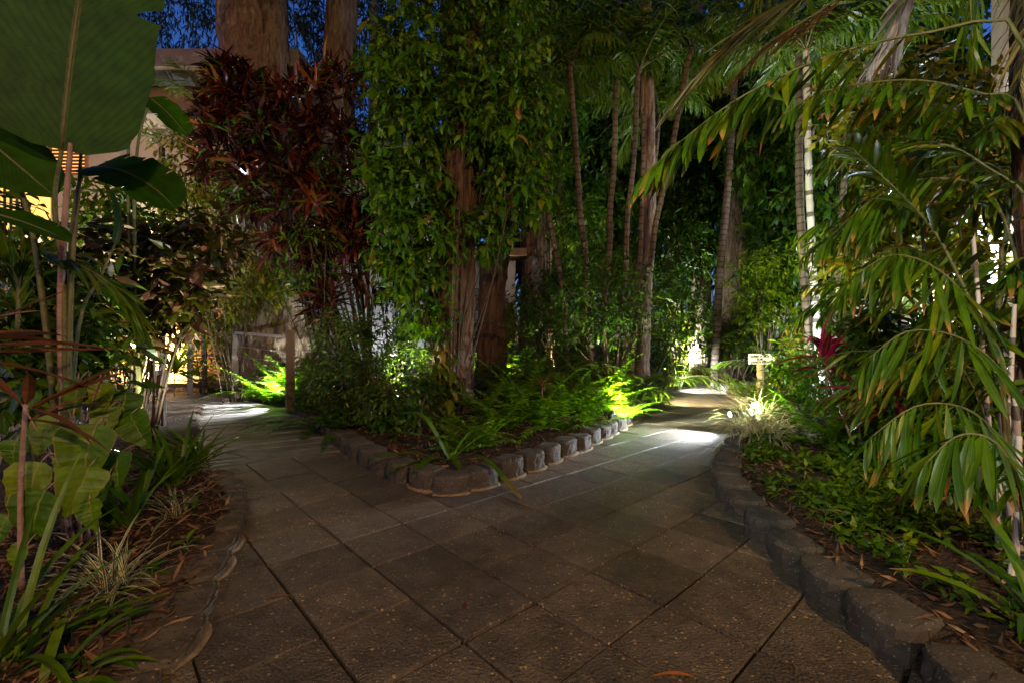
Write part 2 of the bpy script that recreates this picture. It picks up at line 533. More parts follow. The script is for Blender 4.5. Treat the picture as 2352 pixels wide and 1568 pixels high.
M['vine'] = leafmat('vine_leaf', [(0, (.02, .06, .006)), (.5, (.045, .13, .01)), (.8, (.09, .19, .014)), (.95, (.13, .22, .02)), (.99, (.16, .22, .02)), (1, (.3, .14, .03))], .3, .42, rib=((.1, .17, .03), .05))
M['bigvine'] = leafmat('large_vine_leaf', [(0, (.03, .09, .008)), (.6, (.07, .16, .012)), (.93, (.11, .2, .02)), (.97, (.3, .2, .03)), (1, (.25, .1, .03))], .35, .4, rib=((.12, .18, .04), .04))
M['yvine'] = leafmat('yellowing_vine_leaf', [(0, (.04, .07, .01)), (.6, (.11, .13, .015)), (.9, (.2, .18, .02)), (1, (.35, .22, .03))], .35, .42)
M['bush'] = leafmat('glossy_bush_leaf', [(0, (.018, .045, .008)), (.6, (.045, .095, .016)), (.95, (.08, .14, .02)), (1, (.25, .1, .04))], .22, .28, spec=.7, rib=((.08, .13, .03), .05))
M['darkbush'] = leafmat('dark_leaf', [(0, (.012, .035, .008)), (.6, (.03, .075, .015)), (1, (.06, .12, .02))], .25, .4)
M['lime'] = leafmat('lime_leaf', [(0, (.06, .13, .012)), (.6, (.12, .21, .02)), (1, (.2, .26, .03))], .4, .45)
M['fern'] = leafmat('fern_leaf', [(0, (.045, .12, .012)), (.6, (.085, .19, .02)), (.97, (.13, .22, .03)), (1, (.2, .13, .03))], .4, .5)
M['darkfern'] = leafmat('dark_fern_leaf', [(0, (.025, .07, .01)), (.7, (.05, .12, .015)), (1, (.09, .15, .02))], .35, .45)
M['palm'] = leafmat('palm_leaflet', [(0, (.03, .08, .01)), (.6, (.06, .12, .016)), (1, (.11, .15, .025))], .3, .38, rib=((.12, .17, .05), .08))
M['fish'] = leafmat('broad_palm_leaflet', [(0, (.03, .075, .012)), (.6, (.06, .12, .018)), (1, (.12, .15, .02))], .3, .36, tip=((.3, .15, .03), 1.12), rib=((.09, .13, .03), .035), pleat=52)
M['ypalm'] = leafmat('olive_palm_leaflet', [(0, (.09, .1, .03)), (.6, (.16, .15, .06)), (1, (.24, .2, .09))], .25, .45, rib=((.3, .27, .13), .1))
M['painted_lit_frond'] = leafmat('painted_lit_palm_leaflet', [(0, (.42, .42, .43)), (1, (.62, .62, .64))], .15, .45)  # white lamp light on this frond is painted into its leaf colour
M['giant'] = leafmat('giant_leaf', [(0, (.02, .062, .01)), (1, (.03, .08, .012))], .45, .5, spec=.2, rib=((.1, .13, .035), .02), vein=150, vs=.24)
M['heart'] = leafmat('heart_leaf', [(0, (.035, .09, .008)), (.5, (.06, .13, .01)), (1, (.12, .19, .015))], .3, .45, rib=((.2, .2, .05), .018), edge=((.25, .18, .03), .485), vein=40, vs=.1)
M['croton'] = leafmat('croton_leaf', [(0, (.018, .006, .006)), (.45, (.05, .01, .009)), (.66, (.11, .02, .012)), (.78, (.2, .05, .014)), (.84, (.06, .04, .012)), (.9, (.03, .08, .01)), (.95, (.07, .14, .015)), (1, (.14, .04, .015))], .22, .24, spec=.8)
M['redcroton'] = leafmat('bright_croton_leaf', [(0, (.1, .018, .012)), (.4, (.24, .045, .015)), (.7, (.38, .1, .02)), (.8, (.1, .16, .02)), (1, (.3, .08, .02))], .3, .3, spec=.6)
M['caric'] = leafmat('blotched_leaf', [(0, (.025, .035, .01)), (.55, (.045, .055, .014)), (.8, (.07, .04, .02)), (1, (.12, .05, .03))], .3, .3, blotch=((.5, .3, .2), 9, .56))
M['cordy'] = leafmat('wine_leaf', [(0, (.06, .012, .014)), (.7, (.12, .018, .022)), (1, (.2, .04, .03))], .25, .35, rib=((.4, .03, .1), .04))
M['pinkcordy'] = leafmat('magenta_leaf', [(0, (.3, .015, .06)), (1, (.62, .03, .15))], .3, .35)
M['rust'] = leafmat('rust_leaf', [(0, (.1, .04, .02)), (.6, (.2, .075, .03)), (1, (.28, .12, .05))], .2, .45)
M['strap'] = leafmat('strap_leaf', [(0, (.03, .08, .01)), (.7, (.07, .14, .018)), (1, (.12, .18, .03))], .3, .38, pleat=44, tip=((.25, .15, .04), 1.16))
M['varieg'] = leafmat('striped_leaf', [(0, (.06, .09, .03)), (1, (.11, .14, .05))], .25, .35, edge=((.55, .5, .32), .26))
M['silver'] = leafmat('silver_grass', [(0, (.28, .32, .24)), (.5, (.42, .44, .36)), (1, (.24, .2, .1))], .25, .4)
M['litter'] = leafmat('dry_leaf', [(0, (.04, .02, .012)), (.4, (.1, .05, .024)), (.75, (.19, .095, .04)), (1, (.3, .18, .09))], .1, .6)
M['orange'] = leafmat('fallen_leaf', [(0, (.4, .13, .03)), (1, (.48, .16, .04))], .15, .5)
M['cover'] = leafmat('ground_cover_leaf', [(0, (.025, .06, .012)), (.6, (.06, .12, .02)), (1, (.12, .17, .03))], .3, .45)
M['canopy'] = leafmat('canopy_leaf', [(0, (.012, .025, .01)), (.6, (.025, .05, .015)), (1, (.05, .08, .02))], .25, .5)

# ------------------------------------------------------------------ ground, paths
CB = np.array([(-8.2, 14.4), (-3.5, 7.2), (-2.97, 6.4), (-1.75, 4.6), (-1.28, 3.95), (-.92, 3.53), (-.55, 3.28), (-.27, 3.31), (.05, 3.64), (.55, 4.32), (1.0, 5.0), (1.57, 6.0), (2.2, 7.3), (2.75, 8.9), (3.5, 10.8), (4.75, 14.0), (5.2, 15.3)])
RB = np.array([(1.45, -3), (1.3, 1.2), (1.29, 1.5), (1.29, 1.78), (1.30, 2.1), (1.36, 2.76), (1.5, 3.4), (1.85, 4.1), (2.6, 5.3), (3.5, 6.9), (3.95, 7.7), (4.85, 10.9), (6.3, 12.6), (8.0, 15.3)])
LB = np.array([(-1.05, -3), (-1.07, 1.2), (-1.10, 1.47), (-1.17, 1.73), (-1.38, 2.23), (-1.68, 2.9), (-2.08, 3.5), (-2.55, 3.95), (-2.85, 4.25), (-3.6, 5.4), (-4.6, 6.9), (-5.3, 8.0), (-13, 8.6)])
PATH = np.concatenate([LB, [(-13, 10.0), (-5.6, 10.0)], [c for c in CB if c[1] < 10.0 or c[0] > 0], [(7.9, 16.6)], RB[::-1]])


def sdist(X, Y, poly):
    """signed distance to the polygon, negative inside"""
    P = np.stack([X, Y], -1)[..., None, :]
    a, b = poly, np.roll(poly, -1, 0)
    ab = b - a
    t = np.clip(((P - a) * ab).sum(-1) / (ab ** 2).sum(-1), 0, 1)
    d = np.sqrt((((P - a) - t[..., None] * ab) ** 2).sum(-1)).min(-1)
    x, y = X[..., None], Y[..., None]
    cr = ((a[:, 1] > y) != (b[:, 1] > y)) & (x < ab[:, 0] * (y - a[:, 1]) / np.where(ab[:, 1] == 0, 1e-9, ab[:, 1]) + a[:, 0])
    return np.where(cr.sum(-1) % 2 == 1, -d, d)


def gz(x, y):
    x, y = np.asarray(x, float), np.asarray(y, float)
    d = sdist(x, y, PATH)
    hb = np.where((x < -.9 - .35 * y) | (x < -1.0), .055, .115)
    hb = np.where((x > -3.4) & (y > 4.6 - .0) & (x < 2), .115, hb)
    t = np.clip((d - .02) / .14, 0, 1)
    t = t * t * (3 - 2 * t)
    nzv = .02 * np.sin(x * 3.1 + 1) * np.sin(y * 2.7) + .012 * np.sin(x * 7.3 + y * 5.1)
    rise = .05 * np.clip(d - .4, 0, 3)
    return -.06 + t * (.06 + hb + nzv + rise)


def gzs(x, y):
    return float(gz(np.array([x]), np.array([y]))[0])


gx = np.concatenate([[-150, -60, -30, -20], np.arange(-14, 13, .11), [16, 25, 60, 150]])
gy = np.concatenate([[-60, -20, -8], np.arange(-3, 19, .11), [22, 30, 60, 150]])
XX, YY = np.meshgrid(gx, gy)
ZZ = np.concatenate([gz(XX[i:i + 20], YY[i:i + 20]) for i in range(0, len(gy), 20)])
g = G()
nx, ny = len(gx), len(gy)
i, j = np.meshgrid(np.arange(ny - 1), np.arange(nx - 1), indexing='ij')
g.add(np.stack([XX, YY, ZZ], -1), np.stack([i * nx + j, i * nx + j + 1, (i + 1) * nx + j + 1, (i + 1) * nx + j], -1).reshape(-1, 4))
o = g.build('ground', M['soil'], smooth=True)
o['kind'] = 'structure'

# joints under the slabs
g = G()
g.add([(-14, -3, -.022), (9, -3, -.022), (9, 17, -.022), (-14, 17, -.022)], [[0, 1, 2, 3]])
o = g.build('path_bed', M['moss'])
o['kind'] = 'structure'

DV = nz(np.array([-.55, .83]))           # walking direction of the boardwalk
PV = np.array([DV[1], -DV[0]])           # along its planks
rg = rng_(3)
g = G()
ug = np.array([math.cos(R(42.5)), math.sin(R(42.5))])
vg = np.array([ug[1], -ug[0]])
ps = .375
for a in range(-22, 40):
    for b in range(-34, 16):
        c = np.array([-.431, 1.951]) + ug * ps * (a + .5) + vg * ps * (b + .5)
        if not (-4 < c[0] < 9 and -1.2 < c[1] < 17):
            continue
        if sdist(c[:1], c[1:], PATH)[0] > .3:
            continue
        rel = c - np.array([-1.75, 4.55])
        if rel @ DV > .1 and c[0] < -1.2:
            continue
        w, bv = ps / 2 - .007, .0015
        tl = rg.normal(0, .003, 2)
        z0 = rg.normal(0, .0022)
        jx = rg.normal(0, .0015, 2)
        cc = rg.uniform(.93, 1, 4)
        V = []
        for (hw, zz) in ((w, -.04), (w, -bv), (w - bv, 0)):
            for q, (su, sv) in enumerate(((-1, -1), (1, -1), (1, 1), (-1, 1))):
                p = c + ug * su * hw + vg * sv * hw + jx
                V.append((p[0], p[1], zz + z0 + tl[0] * su * hw + tl[1] * sv * hw))
        Q = [[8, 9, 10, 11][::-1]]
        for lay in (0, 4):
            for q in range(4):
                Q.append([lay + q, lay + 4 + q, lay + 4 + (q + 1) % 4, lay + (q + 1) % 4])
        g.add(V, Q)
o = g.build('paved_path', M['paver'])
o['kind'] = 'structure'

# boardwalk planks
g = G()
ang = math.atan2(PV[1], PV[0])
for k in range(14):
    t = .12 + k * .266
    c = np.array([-1.75, 4.55]) + DV * t - PV * .70
    box(g, (c[0] + rg.normal(0, .004), c[1], -.012 + rg.normal(0, .0025)), (1.62, .222, .04), ang + rg.normal(0, .003))
D2 = nz(np.array([-.753, .658]))
P2 = np.array([D2[1], -D2[0]])
for k in range(14):
    c = np.array([-3.25, 6.98]) + D2 * (k * .262) - P2 * .95
    box(g, (c[0], c[1], -.022 + rg.normal(0, .002)), (2.0, .222, .04), math.atan2(P2[1], P2[0]) + rg.normal(0, .003))
for k in range(52):
    box(g, (-5.9 - k * .145, 8.9 + .012 * k, -.032 + rg.normal(0, .002)), (.134, 1.9, .04), rg.normal(0, .003))
o = g.build('boardwalk', M['deck'])
o['kind'] = 'structure'

# ------------------------------------------------------------------ edging blocks


def block_mesh(seed, w=.278, d=.2, h=.15, nz_=.0045, mat='block', cv=.052):
    rg = rng_(seed)
    xs = np.linspace(-w / 2, w / 2, 11)
    fy = cv * (np.abs(xs) / (w / 2)) ** 3.0
    pl = [(x, y) for x, y in zip(xs, fy)] + [(w * .47, d * .5), (w * .4, d), (-w * .4, d), (-w * .47, d * .5)]
    pl = np.array(pl)
    cen = np.array([0, d * .55])
    hs = [-.05, .02, h * .35, h * .6, h * .85, h - .01, h - .002, h]
    ins = [0, 0, 0, 0, 0, .007, .018, .05]
    V = []
    for q, (z, s) in enumerate(zip(hs, ins)):
        dv = pl - cen
        p = pl - dv / np.linalg.norm(dv, axis=1, keepdims=True) * s
        n = rg.normal(0, nz_, (len(pl), 2)) * (1 if q < 5 else .3)
        n[11:] *= .3
        zz = z + rg.normal(0, .002 if q > 4 else .0, len(pl))
        V.append(np.c_[p + n, zz])
    g = G()
    m = len(pl)
    i, j = np.meshgrid(np.arange(len(hs) - 1), np.arange(m), indexing='ij')
    Q = np.stack([i * m + j, i * m + (j + 1) % m, (i + 1) * m + (j + 1) % m, (i + 1) * m + j], -1).reshape(-1, 4)
    g.add(np.concatenate(V), Q)
    g.f.append(np.array([np.arange(m) + (len(hs) - 1) * m]))
    return g.mesh('edging_block', M[mat])


BLK = [block_mesh(s) for s in range(5)]
BLOW = [block_mesh(20 + s, .297, .34, .045, .0025, 'lowblock', .026) for s in range(4)]
g = G()
_x = np.linspace(-.14, .14, 9)
_r = rng_(9)
tube(g, np.c_[_x, .055 * (np.abs(_x) / .15) ** 3.2 - .004, np.full(9, .004)], .012 + _r.uniform(-.005, .008, 9), 6)
MORT = g.mesh('mortar', M['mortar'])

ORD = 'first second third fourth fifth sixth seventh eighth ninth tenth eleventh twelfth thirteenth fourteenth fifteenth sixteenth seventeenth eighteenth nineteenth twentieth'.split()


def ordn(n):
    return ORD[n] if n < 20 else 'twenty-' + ORD[n - 20] if n < 29 else 'thirtieth' if n == 29 else 'thirty-' + ORD[n - 30]


def block_run(poly, text, grp, meshes, sp=.31, flip=False, mort=(), seed=1, zs=1.0):
    rg = rng_(seed)
    C = spl(poly, 400)
    s = np.concatenate([[0], np.cumsum(np.linalg.norm(np.diff(C, axis=0), axis=1))])
    n = int(s[-1] / sp)
    for k in range(n):
        u = (k + .5) * sp
        p = np.array([np.interp(u, s, C[:, 0]), np.interp(u, s, C[:, 1])])
        q = np.array([np.interp(u + .05, s, C[:, 0]), np.interp(u + .05, s, C[:, 1])])
        t = nz(q - p)
        if flip:
            t = -t
        o = bpy.data.objects.new('edging_block', meshes[rg.integers(len(meshes))])
        COL.objects.link(o)
        o.location = (p[0] + rg.normal(0, .006), p[1] + rg.normal(0, .006), rg.normal(0, .004))
        o.rotation_euler = (0, 0, math.atan2(t[1], t[0]) + rg.normal(0, .05))
        o.scale = (rg.uniform(.94, 1.0), rg.uniform(.95, 1.1), rg.uniform(.95, 1.06) * zs)
        tag(o, text % ordn(k), 'edging block', grp)
        if k in mort:
            m = bpy.data.objects.new('mortar', MORT)
            COL.objects.link(m)
            m.parent = o


block_run(CB[1:8][::-1], '%s rough grey edging block from the tip of the central bed towards the boardwalk', 'edging blocks along the boardwalk side of the central bed', BLK, flip=True, mort=(0, 1), seed=2)
block_run(CB[7:15], '%s rough grey edging block from the tip of the central bed along the right-hand path', 'edging blocks along the path side of the central bed', BLK, flip=False, mort=tuple(range(0, 14)), seed=3)
block_run(RB[1:12], '%s large rough edging block of the right bed counted from the camera', 'edging blocks along the right bed', BLK, flip=True, mort=tuple(range(22, 36)), seed=4, zs=.86)
block_run(LB[1:8], '%s low flat-topped edging block of the left bed counted from the camera', 'low edging blocks along the left bed', BLOW, sp=.3, flip=False, mort=(1, 3, 4), seed=5)
block_run(np.array([(5.2, 16.7), (6.6, 16.9), (8.4, 16.8)]), '%s pale edging block of the low wall closing the far end of the path', 'edging blocks at the far end of the path', BLK, flip=False, seed=6)

# ------------------------------------------------------------------ buildings


def wbox(g, x0, x1, y0, y1, z0, z1):
    box(g, ((x0 + x1) / 2, (y0 + y1) / 2, (z0 + z1) / 2), (x1 - x0, y1 - y0, z1 - z0))


def part(name, mat, root, *boxes):
    g = G()
    for b in boxes:
        wbox(g, *b)
    return g.build(name, mat, root)


def louvre(name, root, x0, x1, y, z0, z1, n, mat, back=None, backmat=None):
    g = G()
    fr = .05
    wbox(g, x0, x0 + fr, y - .05, y, z0, z1)
    wbox(g, x1 - fr, x1, y - .05, y, z0, z1)
    wbox(g, x0 + fr, x1 - fr, y - .05, y, z1 - fr, z1)
    wbox(g, x0 + fr, x1 - fr, y - .05, y, z0, z0 + fr)
    for k in range(n):
        z = z0 + fr + (k + .5) * (z1 - z0 - 2 * fr) / n
        dz = (z1 - z0) / n * .34
        V = [(x0 + fr, y - .045, z - dz), (x1 - fr, y - .045, z - dz), (x1 - fr, y - .005, z + dz), (x0 + fr, y - .005, z + dz)]
        V += [(a, b, c + .012) for a, b, c in V]
        g.add(V, [[0, 1, 2, 3], [7, 6, 5, 4], [0, 4, 5, 1], [2, 6, 7, 3], [1, 5, 6, 2], [3, 7, 4, 0]])
    o = g.build(name, mat, root)
    if backmat is not None:
        gb = G()
        wbox(gb, x0 + .01, x1 - .01, y + .004, y + .02, z0 + .01, z1 - .01)
        gb.build('lit_pane', backmat, o)
    return o


M['warmpane'] = emat('warm_window_light', (1.0, .4, .09), 1.1)
M['yellowpane'] = emat('yellow_window_light', (1.0, .55, .12), .8)
hb = thing('hotel_building', 'two storey cream rendered building with louvred windows behind the plants on the left', 'building', (-9, 10.6, 0))


def L_(o, r):   # children were written in world coordinates
    o.location = [a - b for a, b in zip(o.location, r.location)]


o = part('wall', M['wall'], hb, (-16, -5.6, 10.6, 15, -.1, 7.0)); L_(o, hb)
o = part('roof', M['fascia'], hb, (-16, -4.6, 9.75, 15, 7.02, 7.06), (-16, -4.6, 9.68, 9.748, 6.95, 7.2), (-4.598, -4.53, 9.68, 15, 6.95, 7.2), (-16, -4.6, 9.8, 15, 7.24, 7.4)); L_(o, hb)
o = part('lower_roof', M['fascia'], hb, (-9.0, -7.2, 9.9, 10.59, 6.05, 6.12)); L_(o, hb)
o = louvre('shutter', hb, -10.75, -9.85, 10.59, 4.95, 5.85, 10, M['louvre'], 1, M['warmpane']); L_(o, hb)
o = part('column', M['creampaint'], hb, (-11.35, -10.8, 10.3, 10.59, 4.75, 6.3)); L_(o, hb)
o = part('balcony_slab', M['creampaint'], hb, (-13.5, -10.6, 9.9, 10.59, 3.2, 3.42)); L_(o, hb)
g = G()
wbox(g, -13.4, -10.75, 10.57, 10.595, 3.45, 4.75)
o = g.build('lit_window', M['yellowpane'], hb); L_(o, hb)
g = G()
for k in range(20):
    wbox(g, -13.4 + k * .135, -13.36 + k * .135, 9.93, 9.96, 3.42, 4.45)
wbox(g, -13.45, -10.7, 9.92, 9.97, 4.45, 4.5)
o = g.build('balustrade', M['metal'], hb); L_(o, hb)
o = louvre('shutter', hb, -7.6, -7.1, 10.59, 5.4, 6.0, 9, M['louvre']); L_(o, hb)
o = louvre('louvre_door', hb, -7.45, -6.75, 10.59, .3, 2.65, 30, M['louvre']); L_(o, hb)
o = louvre('louvre_door', hb, -6.74, -6.05, 10.59, .3, 2.65, 30, M['louvre']); L_(o, hb)
o = part('door_head', M['timber'], hb, (-7.6, -5.95, 10.5, 10.595, 2.66, 2.8)); L_(o, hb)

wb = thing('white_building', 'plain white rendered building wing behind the croton and the vine tree', 'building', (-3.2, 10.9, 0))
o = part('wall', M['whitewall'], wb, (-5.59, -1.65, 10.9, 15, -.1, 5.7)); L_(o, wb)
o = part('rear_wall', M['whitewall'], wb, (-1.649, .1, 13.0, 15, -.1, 3.4)); L_(o, wb)
o = part('soffit', M['timber'], wb, (-1.648, .4, 12.2, 15, 3.41, 3.6)); L_(o, wb)
o = part('fascia', M['fascia'], wb, (-5.6, -1.6, 10.8, 15, 5.702, 5.85)); L_(o, wb)

rb = thing('lamp_lit_building', 'white building with a pinkish column glowing in lamp light behind the right-hand palms', 'building', (9, 8.9, 0))
o = part('wall', M['whitewall'], rb, (8.0, 16, 8.9, 14, -.1, 3.1), (8.9, 16, 8.902, 14, 3.1, 5.6)); L_(o, rb)
o = part('column', M['wall'], rb, (8.95, 9.15, 8.3, 8.5, 0, 9)); L_(o, rb)
o = part('column', M['whitewall'], rb, (9.3, 9.75, 8.3, 8.75, 0, 6.5)); L_(o, rb)
o = part('fascia', M['fascia'], rb, (8.85, 16, 8.7, 14, 5.601, 5.8)); L_(o, rb)
for (x0, z0) in ((8.1, .5), (10.2, .5), (9.9, 3.4)):
    o = louvre('shutter', rb, x0, x0 + .7, 8.89, z0, z0 + 1.9, 22, M['louvre']); L_(o, rb)

# ------------------------------------------------------------------ railing, posts, sign


def local(root, g, name, mat, smooth=False):
    """mesh collected in world coordinates becomes a child of root"""
    l = np.array(root.location)
    for q in range(len(g.v)):
        g.v[q] = g.v[q] - l
    return g.build(name, mat, root, smooth)


rl = thing('wire_railing', 'timber and steel wire railing beside the boardwalk in front of the big paperbark', 'railing', (-4.8, 8.6, 0))
pn, pf, pl_ = np.array([-3.52, 7.22]), np.array([-5.44, 8.95]), np.array([-6.9, 9.75])
for (p, zt, mt, w) in ((pn, 1.28, 'timber', .12), (pf, 1.34, 'greytimber', .1), (pl_, 1.34, 'greytimber', .1)):
    g = G()
    box(g, (p[0], p[1], zt / 2 - .05), (w, w, zt + .1), ang)
    local(rl, g, 'post', M[mt])


def rail(a, za, b, zb, r, name, mat, k=6):
    g = G()
    tube(g, spl(np.array([[a[0], a[1], za], [(a[0] + b[0]) / 2, (a[1] + b[1]) / 2, (za + zb) / 2 - .006], [b[0], b[1], zb]]), 7), r, k)
    local(rl, g, name, M[mat], True)


def rail_bar(a, za, b, zb, name, mat, wd, hd):
    a3, b3 = np.array([a[0], a[1], za]), np.array([b[0], b[1], zb])
    t = nz(b3 - a3)
    s = nz(np.cross(t, UP)) * wd / 2
    u = np.cross(s, t)
    u = nz(u) * hd / 2
    V = [e + i * s + j * u for e in (a3, b3) for i, j in ((-1, -1), (1, -1), (1, 1), (-1, 1))]
    g = G()
    g.add(V, [[0, 1, 2, 3], [7, 6, 5, 4], [0, 4, 5, 1], [1, 5, 6, 2], [2, 6, 7, 3], [3, 7, 4, 0]])
    local(rl, g, name, M[mat])


DR = nz(pf - pn)
DR2 = nz(pl_ - pf)
rail_bar(pn + DR * .075, 1.17, pf - DR * .065, 1.27, 'top_rail', 'greytimber', .09, .045)
rail_bar(pf + DR2 * .065, 1.27, pl_ - DR2 * .065, 1.27, 'top_rail', 'greytimber', .09, .045)
for q in range(5):
    rail(pn, .25 + q * .17, pf, .27 + q * .185, .004, 'wire', 'wire', 4)
    rail(pf, .27 + q * .185, pl_, .27 + q * .18, .004, 'wire', 'wire', 4)
kb = thing('timber_kerb', 'low dark timber kerb rail across the far end of the boardwalk', 'kerb', (-7.6, 9.95, 0))
g = G()
wbox(g, -9.6, -5.7, 9.9, 10.0, .1, .19)
local(kb, g, 'beam', M['timber'])
for x in (-9.3, -7.6, -5.9):
    g = G()
    wbox(g, x - .05, x + .05, 9.905, 9.995, -.1, .098)
    local(kb, g, 'support', M['timber'])

sx = thing('meter_box', 'small grey box on a timber stake beside the boardwalk near the glowing wall', 'box', (-4.3, 5.55, 0))
g = G(); box(g, (-4.31, 5.55, .62), (.16, .09, .23)); box(g, (-4.31, 5.55, .742), (.18, .11, .014)); local(sx, g, 'cabinet', M['greytimber'])
g = G(); box(g, (-4.31, 5.63, .32), (.035, .045, .8)); local(sx, g, 'stake', M['timber'])
for (x, y, t, z) in ((-4.44, 5.5, .1, .66), (-4.06, 5.2, -.06, .72)):
    g = G()
    tube(g, [(x, y, -.05), (x + .02, y, z)], .017, 6)
    o = g.build('garden_stake', M['timber'])
    tag(o, 'thin brown garden stake %s the small grey box' % ('standing left of' if x < -4.3 else 'standing in front of'), 'stake')

sg = thing('wayfinding_sign', 'cream arrow-shaped sign on a round post pointing right to the wash point', 'sign', (4.62, 8.5, gzs(4.62, 8.5)))
sc_ = 8.5 / F
yb = 8.44
outl = [(1720, 812), (1767, 812), (1783, 824), (1767, 835.5), (1720, 835.5)]
P3 = [at(a, b, yb) for a, b in outl]
g = G()
m = len(P3)
V = [p - [0, .012, 0] for p in P3] + [p + [0, .012, 0] for p in P3]
g.add(V, [[q, (q + 1) % m, m + (q + 1) % m, m + q][::-1] for q in range(m)])
g.f += [np.array([list(range(m))]), np.array([list(range(m))[::-1]]) + m]
bd = local(sg, g, 'board', M['sign'])
g = G()
tube(g, [at(1746, 920, 8.5), at(1746, 835.5, 8.5)], .062, 16)
local(sg, g, 'post', M['pole'], True)
for q, (txt, yy) in enumerate((('WASH POINT', 818.5), ('FOR', 825.0), ('SANDY FEET', 831.5))):
    cu = bpy.data.curves.new('lettering', 'FONT')
    cu.body = txt
    cu.size = .058
    cu.align_x = 'CENTER'
    cu.align_y = 'CENTER'
    cu.extrude = .0015
    cu.offset = .0022
    to = bpy.data.objects.new('tmp', cu)
    COL.objects.link(to)
    dg = bpy.context.evaluated_depsgraph_get()
    me = bpy.data.meshes.new_from_object(to.evaluated_get(dg))
    bpy.data.objects.remove(to)
    me.materials.clear()
    me.materials.append(M['ink'])
    lo = bpy.data.objects.new('lettering', me)
    COL.objects.link(lo)
    p = at(1744, yy, yb) - np.array([0, .0145, 0]) - np.array(sg.location)
    lo.location = p
    lo.rotation_euler = (R(90), 0, 0)
    lo.parent = bd

fe = thing('paling_fence', 'dark weathered timber paling fence at the far end of the path', 'fence', (7.6, 17.6, 0))
rg = rng_(71)
g = G()
for k in range(42):
    h_ = 1.5 + rg.normal(0, .03)
    box(g, (5.6 + k * .125, 17.6 + rg.normal(0, .01), h_ / 2), (.1, .02, h_))
local(fe, g, 'paling', M['greytimber'])
g = G(); wbox(g, 5.5, 10.8, 17.62, 17.7, .4, .48); wbox(g, 5.5, 10.8, 17.62, 17.7, 1.1, 1.18)
local(fe, g, 'rail', M['timber'])
fe['kind'] = 'thing'

# ------------------------------------------------------------------ lamps
M['lens_cool'] = emat('cool_lamp_lens', (.85, .92, 1.0), 25)
M['lens_warm'] = emat('warm_lamp_lens', (1.0, .75, .4), 25)


def light(kind, power, col, loc, parent, aim=None, size=80, blend=.6, rad=.03):
    ld = bpy.data.lights.new('lamp_light', kind)
    ld.energy = power
    ld.color = col
    ld.shadow_soft_size = rad
    lo = bpy.data.objects.new('lamp_light', ld)
    COL.objects.link(lo)
    lo.location = [float(a) for a in loc]
    if kind == 'SPOT':
        ld.spot_size = R(size)
        ld.spot_blend = blend
    if aim is not None:
        import mathutils
        lo.rotation_euler = mathutils.Vector([float(a) for a in aim]).to_track_quat('-Z', 'Y').to_euler()
    lo.parent = parent
    return lo


def spot(loc, to, power, label, col=(.85, .93, 1.0), size=90, blend=.7, lens='lens_cool', sc=1.0):
    loc = np.asarray(loc, float)
    t = thing('garden_spotlight', label, 'spotlight', loc)
    a = nz(np.asarray(to, float) - loc)
    g = G()
    tube(g, [a * s for s in (-.05 * sc, -.03 * sc, .03 * sc, .05 * sc)], np.array([.018, .03, .034, .036]) * sc, 14)
    g.build('housing', M['metal'], t, True)
    g = G()
    tube(g, [a * .0505 * sc, a * .053 * sc], .031 * sc, 14)
    g.build('lens', M[lens], t)
    g = G()
    zb_ = gzs(loc[0], loc[1]) - .05 - loc[2]
    tube(g, [-a * .02 * sc, (-a[0] * .03, -a[1] * .03, zb_)], .008, 6)
    g.build('stake', M['metal'], t)
    light('SPOT', power, col, a * .07 * sc, t, a, size, blend, .025)
    return t


def globe(loc, r, power, label, col, strength):
    t = thing('wall_lamp', label, 'lamp', loc)
    g = G()
    th = np.linspace(.02, math.pi - .02, 12)
    tube(g, np.c_[np.zeros(12), np.zeros(12), np.cos(th) * r], np.sin(th) * r, 18)
    g.build('globe', emat('lamp_globe', col, strength), t, True)
    g = G()
    tube(g, [(0, r * .6, 0), (0, r * 2.2, 0)], r * .35, 10)
    g.build('bracket', M['metal'], t)
    light('POINT', power, col, (0, -r * 1.2, 0), t, rad=r)
    return t


def post_lamp(loc, h_, power, label, col):
    """a garden lamp on a pole, standing behind the viewpoint and lighting the foreground"""
    t = thing('garden_lamp_post', label, 'lamp post', (loc[0], loc[1], 0))
    g = G(); tube(g, [(0, 0, -.1), (0, 0, h_ - .12)], [.05, .035], 10); g.build('pole', M['metal'], t)
    g = G(); tube(g, [(0, 0, h_ + .13), (0, 0, h_ + .2)], [.2, .04], 14); g.build('hood', M['metal'], t)
    g = G(); tube(g, [(0, 0, h_ - .12), (0, 0, h_ + .1)], [.06, .1], 12); g.build('lantern', emat('lantern', col, 3), t)
    light('POINT', power, col, (0, -.0, h_ - .25), t, rad=.14)
    return t


COOL = (.80, .90, 1.0)
WARM = (1.0, .60, .25)
NEUT = (1.0, .82, .52)
spot((-2.9, 9.6, .3), (-3.0, 10.9, 2.6), 60, 'added spotlight brightening the white rendered wall behind the croton', (.95, .97, 1), 120)  # added wall wash, lifts the white wall without a visible fixture
spot((1.21, 5.55, .21), (1.55, 5.9, .5), 900, 'small garden spotlight shining into the bright ferns by the right-hand path', (.95, 1, .75), 110)
spot((2.66, 5.45, .24), (1.4, 5.35, .0), 330, 'garden spotlight hidden in the pale grass tuft shining across the path', COOL, 90, 1.0)
spot((3.05, 5.75, .3), (2.9, 5.3, .35), 150, 'small spotlight under the white-lit fern behind the pale grass tuft', COOL, 120)
spot((2.3, 7.75, .42), (4.2, 8.5, 0), 700, 'small bright garden spotlight at the path side of the ferns near the bend', (1, .86, .55), 75)
spot((3.25, 9.9, .5), (5.2, 10.4, .0), 900, 'garden spotlight lighting the pale patch of path before the bend', COOL, 75)
